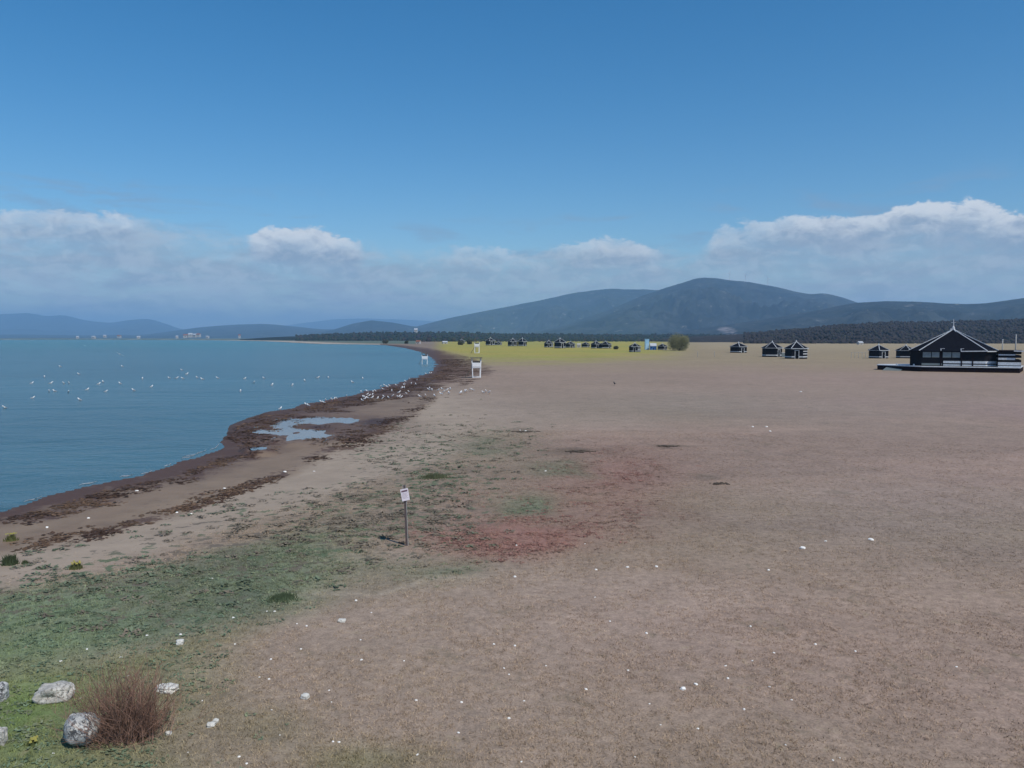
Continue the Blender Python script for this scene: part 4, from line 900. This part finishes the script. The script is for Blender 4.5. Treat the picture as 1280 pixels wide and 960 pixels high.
# ------------------------------------------------------------------ low creeping weeds on the sand (nobody could count them)
def flakes(name, n, rr, ang, pw, keepf, size, tall, colf, NL=16):
    r = rr[0] + (rr[1] - rr[0]) * RNG.random(n) ** pw; a = np.radians(RNG.uniform(ang[0], ang[1], n)); x = r * np.sin(a); y = r * np.cos(a)
    d = shore_dist(x, y); z = ground_z(x, y, d); Z = zones(x, y, z, d)
    keep = RNG.random(n) < keepf(x, y, d, z, *Z)
    x, y, z = x[keep], y[keep], z[keep]; n = len(x)
    big = RNG.uniform(*size, n) * (1 + np.hypot(x, y) / 200); V = np.empty((n, NL, 4, 3)); c = colf(x, y, n)
    for k in range(NL):
        th = RNG.uniform(0, 2 * np.pi, n); q = big * np.sqrt(RNG.random(n)); cx, cy = x + q * np.cos(th) * 1.2, y + q * np.sin(th); cz = z + RNG.uniform(.01, tall, n) * big * (1.15 - q / big) + .012
        s = big * RNG.uniform(.22, .42, n); t2 = RNG.uniform(0, 2 * np.pi, n); ux, uy = np.cos(t2) * s, np.sin(t2) * s; til = RNG.normal(0, .35, n) * s * min(1, tall * 3)
        for i, (f, g_) in enumerate(((-1, 0), (0, -.55), (1, 0), (0, .55))): V[:, k, i] = np.stack([cx + f * ux - g_ * uy, cy + f * uy + g_ * ux, np.maximum(cz + f * til, z + .004)], -1)
    me = bpy.data.meshes.new(name); V = V.reshape(-1, 3); nf = n * NL
    me.vertices.add(len(V)); me.vertices.foreach_set('co', V.ravel()); me.loops.add(nf * 4); me.loops.foreach_set('vertex_index', np.arange(nf * 4)); me.polygons.add(nf); me.polygons.foreach_set('loop_start', np.arange(nf) * 4); me.update(calc_edges=True)
    at_ = me.attributes.new('leaf_colour', 'FLOAT_COLOR', 'POINT'); at_.data.foreach_set('color', np.repeat(np.concatenate([c, np.ones((n, 1))], 1), NL * 4, 0).ravel())
    m, nt, b = material(name); nt.l.new(nt.attr('leaf_colour', 'Color'), b.inputs['Base Color']); b.inputs['Roughness'].default_value = .9; b.inputs['Specular IOR Level'].default_value = .1
    me.materials.append(m); o = bpy.data.objects.new(name, me); C.objects.link(o); o['kind'] = 'stuff'
def two(c1, c2, f):
    def g(x, y, n):
        h = vnoise(x * f, y * f) + RNG.normal(0, .15, n)
        return np.where((h > .5)[:, None], np.array(c1), np.array(c2)) * RNG.uniform(.7, 1.25, (n, 1))
    return g
flakes('creeping_weed', 16000, (15, 90), (-34, 6), 1.2,
       lambda x, y, d, z, col, dots, wrack, wet, dry, green, red: (d > 3) * (wet < .3) * np.clip(dots, 0, 1) * (1 - .7 * green) * .62 * sstep(.25, .62, fbm(x * .35 + 11, y * .35 + 4, 3) + dots * .10),
       (.07, .19), .30, two(alb(96, 106, 86), alb(114, 105, 92), .25))
flakes('red_succulent', 15000, (17, 45), (-12, 16), 1.0, lambda x, y, d, z, col, dots, wrack, wet, dry, green, red: np.clip(red * 1.2 - .12, 0, .9) * sstep(.3, .6, fbm(x * .8, y * .8, 3)), (.04, .13), .25, two(alb(134, 98, 88), alb(128, 106, 92), .6), 8)
flakes('meadow_clover', 22000, (11, 48), (-36, 6), 1.1, lambda x, y, d, z, col, dots, wrack, wet, dry, green, red: np.clip(green - .1, 0, .7) * sstep(.28, .68, fbm(x * .7 + 5, y * .7, 3)), (.03, .11), .3, two(alb(102, 118, 94), alb(114, 120, 94), .3), 8)
flakes('beached_weed', 52000, (14, 230), (-36, 0), 1.0,
       lambda x, y, d, z, col, dots, wrack, wet, dry, green, red: (d > .1) * (z > WATER_Z + .01) * sstep(.12, .5, wrack) * sstep(.40, .60, fbm(x * .30 + 2, y * .30 + 9, 4) + wrack * .16),
       (.10, .34), .10, two(alb(72, 56, 47), alb(100, 80, 64), .4), 10)

# ------------------------------------------------------------------ gulls
gw = simple('gull_white', (.80, .80, .80), .7, .06, 9); gg = simple('gull_grey', (.30, .32, .35), .7, .1, 9); gk = simple('gull_dark', (.04, .04, .045), .7, .1, 9); go_ = simple('gull_orange', (.5, .2, .05), .6, .1)
def gull_mesh(pose, mats):
    m = MB(); n = 10
    # spine from beak tip to tail: (x, z, half-width, half-height); x forward
    up = [(.205, .30, .002, .002), (.165, .302, .012, .012), (.15, .308, .034, .036), (.125, .315, .042, .046), (.095, .30, .040, .045), (.06, .25, .058, .064), (.0, .205, .075, .078), (-.08, .185, .068, .066), (-.16, .175, .042, .038), (-.235, .17, .02, .012), (-.27, .168, .012, .004)]
    dz = {'stand': 0.0, 'float': -.14, 'fly': -.2}[pose]; rings = []
    for x, z, w, h in up: rings.append([(x, w * math.cos(2 * math.pi * k / n), z + dz + h * math.sin(2 * math.pi * k / n)) for k in range(n)])
    vs = [p for r in rings for p in r]; o = len(m.v); m.v += vs
    for i in range(len(rings) - 1):
        for k in range(n):
            top = k in (0, 1, 2, 3, 4, 9); mi = 3 if i < 1 else (1 if 6 <= i <= 8 and (k in (0, 1, 3, 4, 9, 2)) else (2 if i > 8 and top else 0))
            m.f.append([o + i * n + k, o + i * n + (k + 1) % n, o + (i + 1) * n + (k + 1) % n, o + (i + 1) * n + k]); m.mi.append(mi)
    m.f.append([o + (len(rings) - 1) * n + k for k in range(n)]); m.mi.append(2)
    if pose == 'stand':
        for s in (-1, 1):
            m.tube([(-.01, s * .028, .15), (-.012, s * .028, .07), (0, s * .028, .008)], [.009, .006, .006], 5, 3); m.box(-.01, .05, s * .028 - .02, s * .028 + .02, 0, .01, 3)
    if pose == 'fly':
        for s in (-1, 1):
            m.add([(.06, s * .04, .03), (.09, s * .30, .13), (-.02, s * .66, .08), (-.06, s * .62, .075), (-.05, s * .3, .11), (-.10, s * .04, .02), (.06, s * .04, .015), (.09, s * .30, .115), (-.02, s * .66, .075), (-.06, s * .62, .07), (-.05, s * .3, .10), (-.10, s * .04, .005)],
                  [(0, 1, 4, 5), (1, 2, 3, 4), (11, 10, 7, 6), (10, 9, 8, 7), (0, 6, 7, 1), (1, 7, 8, 2), (5, 4, 10, 11), (4, 3, 9, 10)], 0)
    me = bpy.data.meshes.new('gull'); me.from_pydata(m.v, [], m.f); [me.materials.append(x) for x in mats]; me.polygons.foreach_set('material_index', m.mi); me.polygons.foreach_set('use_smooth', [True] * len(m.f)); me.update(); return me
GM = {k: gull_mesh(k, [gw, gg, gk, go_]) for k in ('stand', 'float', 'fly')}
def gull(pose, p, label, group, sc=1.0):
    o = bpy.data.objects.new('gull', GM[pose]); C.objects.link(o); o.location = p; o.rotation_euler = (0, 0, random.uniform(0, 6.28)); s = sc * random.uniform(.92, 1.12); o.scale = (s, s, s); return tag(o, label, 'gull', group)
FL = [(x / 4, 380 + y / 4) for x, y in ((300, 314), (611, 314), (393, 352), (222, 367), (515, 392), (600, 400), (712, 376), (160, 398), (256, 398), (345, 398), (437, 430), (667, 434), (246, 440), (272, 438), (342, 444), (530, 440), (165, 472), (397, 482), (22, 522), (845, 372), (885, 373), (912, 374), (935, 352), (908, 332), (985, 370), (1010, 378), (758, 416), (495, 402), (318, 399))]
FL += [(260 + x / 4.267, 400 + y / 4.267) for x, y in ((50, 312), (245, 336), (197, 314), (297, 312), (342, 349), (450, 350), (516, 326), (587, 310), (642, 310), (770, 334), (825, 314), (173, 383))]
for px, py in FL: p = at(px, py, WATER_Z); gull('float', p, 'white gull floating on the blue lake water', 'gulls floating on the lake', min(1.9, .9 + p.y / 260))
for px, py, hgt, l in ((106, 432, 2.0, 'white gull flying low over the lake, farthest out'), (149.5, 443, 3.0, 'white gull with spread wings flying over the lake, nearer than the other flier')):
    d_ = ray(px, py); t_ = (WATER_Z + hgt - H) / d_.z; p = Vector((d_.x * t_, d_.y * t_, WATER_Z + hgt)); o = gull('fly', p, l, 'gulls flying over the lake', 1.3); o.rotation_euler = (.5, .2, 2.2)
SG = [(260 + x / 4.267, 400 + y / 4.267) for x, y in ((386, 484), (523, 463), (535, 466), (604, 447), (617, 449), (628, 437), (660, 435), (674, 429), (686, 428), (738, 416), (816, 392), (828, 421), (822, 438), (848, 388), (880, 391), (893, 388), (905, 427), (920, 362), (932, 376), (942, 357), (955, 365), (968, 360),
      (930, 428), (962, 423), (985, 415), (1003, 355), (1010, 420), (1020, 417), (1031, 420), (1020, 395), (1035, 370), (1050, 350), (1053, 335), (1058, 402), (1070, 390), (1075, 323), (1108, 350), (1162, 293), (1182, 290), (1190, 289))]
DG = [(440 + x / 6.4, 460 + y / 6.4) for x, y in ((612, 185), (640, 190), (690, 192), (735, 204), (786, 180), (660, 238), (588, 234), (540, 243), (875, 210), (905, 200), (917, 196), (945, 186), (963, 188), (1048, 207), (1070, 200), (1098, 210), (720, 180), (712, 222), (760, 190), (775, 215), (622, 176), (866, 214))]
_r = random.Random(12)
for _ in range(14):
    px = _r.uniform(455, 528); SG.append((px, np.interp(px, [440, 480, 510, 530], [497, 487.5, 478, 471]) + abs(_r.gauss(0, 5.5)) + 1.5))
for px, py in SG: gull('stand', on_ground(px, py), 'white gull standing on the dark weed along the waterline', 'gulls standing on the weed', 1.0)
for px, py in DG: gull('stand', on_ground(px, py), 'white gull standing on the pale sand back from the weed', 'gulls standing on the sand', 1.05)
cm = gull_mesh('stand', [gk, gk, gk, gk]); o = bpy.data.objects.new('dark_bird', cm); C.objects.link(o); o.location = on_ground(768, 481.5); o.rotation_euler.z = 2.0; o.scale = (1.25,) * 3; tag(o, 'small dark bird standing alone in the middle of the plain', 'bird')

# ------------------------------------------------------------------ blue booth, cabins, houses, posts, far bushes
def booth():
    p = on_ground(808.5, 437.2); k = p.y / F; t = thing('booth', 'tall narrow light blue booth beside the blue cabin', 'booth', p); lb_ = simple('light_blue_panel', (.30, .52, .72), .4, .08, 2); w, h = 2.4 * k, 13 * k
    m = MB(); m.box(-w, w, -w, w, 0, h); m.build('body', lb_, t); m = MB(); m.box(-w * .7, w * .7, -w - .05, -w - .004, .1, h * .6); d = m.build('door', simple('pale_blue_door', (.40, .60, .76), .4, .08, 2), t)
    m = MB(); m.box(w * .45, w * .6, -w - .12, -w - .052, h * .3, h * .36); m.build('handle', drk, d); m = MB(); m.prism([(-w * 1.1, -w * 1.1), (w * 1.1, -w * 1.1), (w * 1.1, w * 1.1), (-w * 1.1, w * 1.1)], h + .003, h + .18); m.build('roof', lb_, t)
booth()
def cabin(name, label, px, py, wpx, hpx, wall, roof, cat='cabin', rz=0, group=None, dep=.8, gable=.35, D=None, z=None):
    if D is None: p = on_ground(px, py)
    else: p = Vector(((px - 640) / F * D, D, z if z is not None else H + (HOR - py) / F * D))
    k = p.y / F; w, h = wpx * k / 2, hpx * k; d = w * dep; hw = h * (1 - gable); t = thing(name, label, cat, p, rz, group)
    m = MB(); m.box(-w, w, -d, d, -.3 - (h * .4 if D else 0), hw); m.add([(-w, -d, hw), (-w, d, hw), (-w, 0, h), (w, -d, hw), (w, d, hw), (w, 0, h)], [(0, 2, 1), (3, 4, 5)]); m.build('wall', wall, t)
    m = MB(); e = 1.08; q = .04 * h
    for s in (-1, 1): m.add([(-w * e, s * d * e, hw - q), (w * e, s * d * e, hw - q), (w * e, 0, h + q * .6), (-w * e, 0, h + q * .6), (-w * e, s * d * e, hw + q), (w * e, s * d * e, hw + q), (w * e, 0, h + q * 2.6), (-w * e, 0, h + q * 2.6)], [(0, 1, 2, 3), (4, 7, 6, 5), (0, 4, 5, 1), (1, 5, 6, 2), (0, 3, 7, 4)])
    m.build('roof', roof, t)
    m = MB(); m.box(-w * .12, w * .12, -d - .05, -d - .004, 0, hw * .62); m.build('door', drk, t)
    for s in (-.6, .5):
        m = MB(); m.box(w * s - w * .14, w * s + w * .14, -d - .04, -d - .004, hw * .4, hw * .72); m.build('window', drk, t)
    return t
bl = simple('blue_wall', (.045, .14, .38), .5, .1, 2); hw_ = simple('house_white', (.44, .43, .41), .7, .08, 1); tile = simple('tile_roof', (.25, .10, .06), .8, .2, 1); rw = simple('pale_roof', (.45, .48, .52), .6, .1, 1)
cabin('cabin', 'blue cabin with a pale roof right of the tall light blue booth', 816.3, 437.3, 7.5, 7.5, bl, rw)
cabin('cabin', 'tiny bright white cabin among the far black huts in the yellow field', 723.5, 434.4, 4.6, 4.6, hw_, hw_, gable=.2)
cabin('house', 'white house on the plain edge left of the pavilion huts', 1075, 430.6, 6, 3.6, hw_, rw, 'house', .2, 'houses by the foot of the hills')
cabin('house', 'white house high among the trees above the curve of the bay', 520, 414.5, 4.2, 3.6, hw_, rw, 'house', .2, 'houses by the foot of the hills', D=2350)
cabin('house', 'small house with red roof at the far edge of the yellow field', 523, 429.6, 5, 4, hw_, tile, 'house', -.3, 'houses by the foot of the hills')
cabin('house', 'pale house at the far edge of the yellow field beside a dark hut', 556, 429.6, 6, 3, hw_, rw, 'house', .3, 'houses by the foot of the hills')
TN = [(233, 421.0, 5, 3.2, 'leftmost white block of the town row on the far shore'), (239, 420.4, 5, 3.6, 'second white block of the town row on the far shore'), (244.5, 420.6, 4.5, 3.2, 'third white block of the town row on the far shore'), (249, 420.2, 4.5, 3.2, 'rightmost white block of the town row on the far shore'),
      (222, 422, 3, 2.2, 'small white house just left of the far town row'), (260, 422, 3.5, 2, 'low white house just right of the far town row'), (300, 421.4, 2.6, 3.2, 'narrow white house alone on the far shore before the sandy spit'), (118, 422.4, 4, 2.2, 'pale house on the far left shore below the mountains'),
      (132, 421.0, 3.2, 2.2, 'pale house a little up the far slope, right of the lowest one'), (150, 421.4, 4, 2.4, 'pale house midway along the far left shore'), (174, 422.2, 4, 2, 'low pale house at the right end of the far left shore group'), (98, 422.2, 3, 2, 'leftmost pale house of the far left shore group')]
for i, (px, py, w, h, l) in enumerate(TN): cabin('house', l, px, py, w, h, hw_, rw if i % 3 else tile, 'house', random.uniform(-.4, .4), 'houses of the town on the far shore', D=3300 if i < 7 else 3600)
# slender white posts right of the olive bush and a light frame fence
for i, (px, l) in enumerate(((872, 'thin pale post on the tan grass, nearer the olive bush'), (893, 'thin pale post on the tan grass, nearer the low wide hut'))):
    p = on_ground(px, 446.5); t = thing('marker_post', l, 'post', p, 0, 'pale posts on the tan grass'); m = MB(); m.tube([(0, 0, -.1), (0, 0, 1.7)], [.07, .06], 6); m.build('shaft', pole_m, t); m = MB(); m.tube([(0, 0, 1.69), (0, 0, 1.78)], [.08, .03], 6); m.build('cap', wht, t)
p = on_ground(1073, 448); t = thing('rail_fence', 'thin light rail fence on the plain left of the striped hut', 'fence', p)
for i in range(5): m = MB(); m.bar((-2.1 + i * 1.05, 0, -.1), (-2.1 + i * 1.05, 0, 1.7), .09); m.build('post', pole_m, t)
m = MB(); m.bar((-2.2, 0, 1.76), (2.2, 0, 1.76), .08); m.build('rail', pole_m, t)
for i, (px, py, w, h, l) in enumerate(((576, 431.2, 9, 6, 'dull brown-green bush at the far edge of the yellow field'), (587, 430.4, 8, 6.5, 'dark green bush left of the lifeguard chairs at the field edge'), (508, 429.6, 5, 4, 'small dark bush on the shore where the far beach curves'), (482, 429.6, 8, 6, 'dark green bush at the right end of the sandy spit'), (770, 436.6, 6, 4, 'low dark bush right of the far hut pair'))):
    leafy('bush', l, 'bush', px, py, w, h, [(.04, .05, .03), (.06, .06, .035)], 700, .5, 20 + i)

# ------------------------------------------------------------------ air
hb = MB(); hb.box(-30500, 30500, -30500, 30500, -5.5, 740)
hz = bpy.data.materials.new('haze'); hz.use_nodes = True; n_ = hz.node_tree.nodes; n_.clear()
ou = n_.new('ShaderNodeOutputMaterial'); pvn = n_.new('ShaderNodeVolumePrincipled'); pvn.inputs['Color'].default_value = (.38, .67, 1.0, 1); pvn.inputs['Density'].default_value = 9.2e-5; pvn.inputs['Anisotropy'].default_value = 0.0
hz.node_tree.links.new(pvn.outputs[0], ou.inputs['Volume'])
ho = hb.build('haze', hz); ho['kind'] = 'stuff'
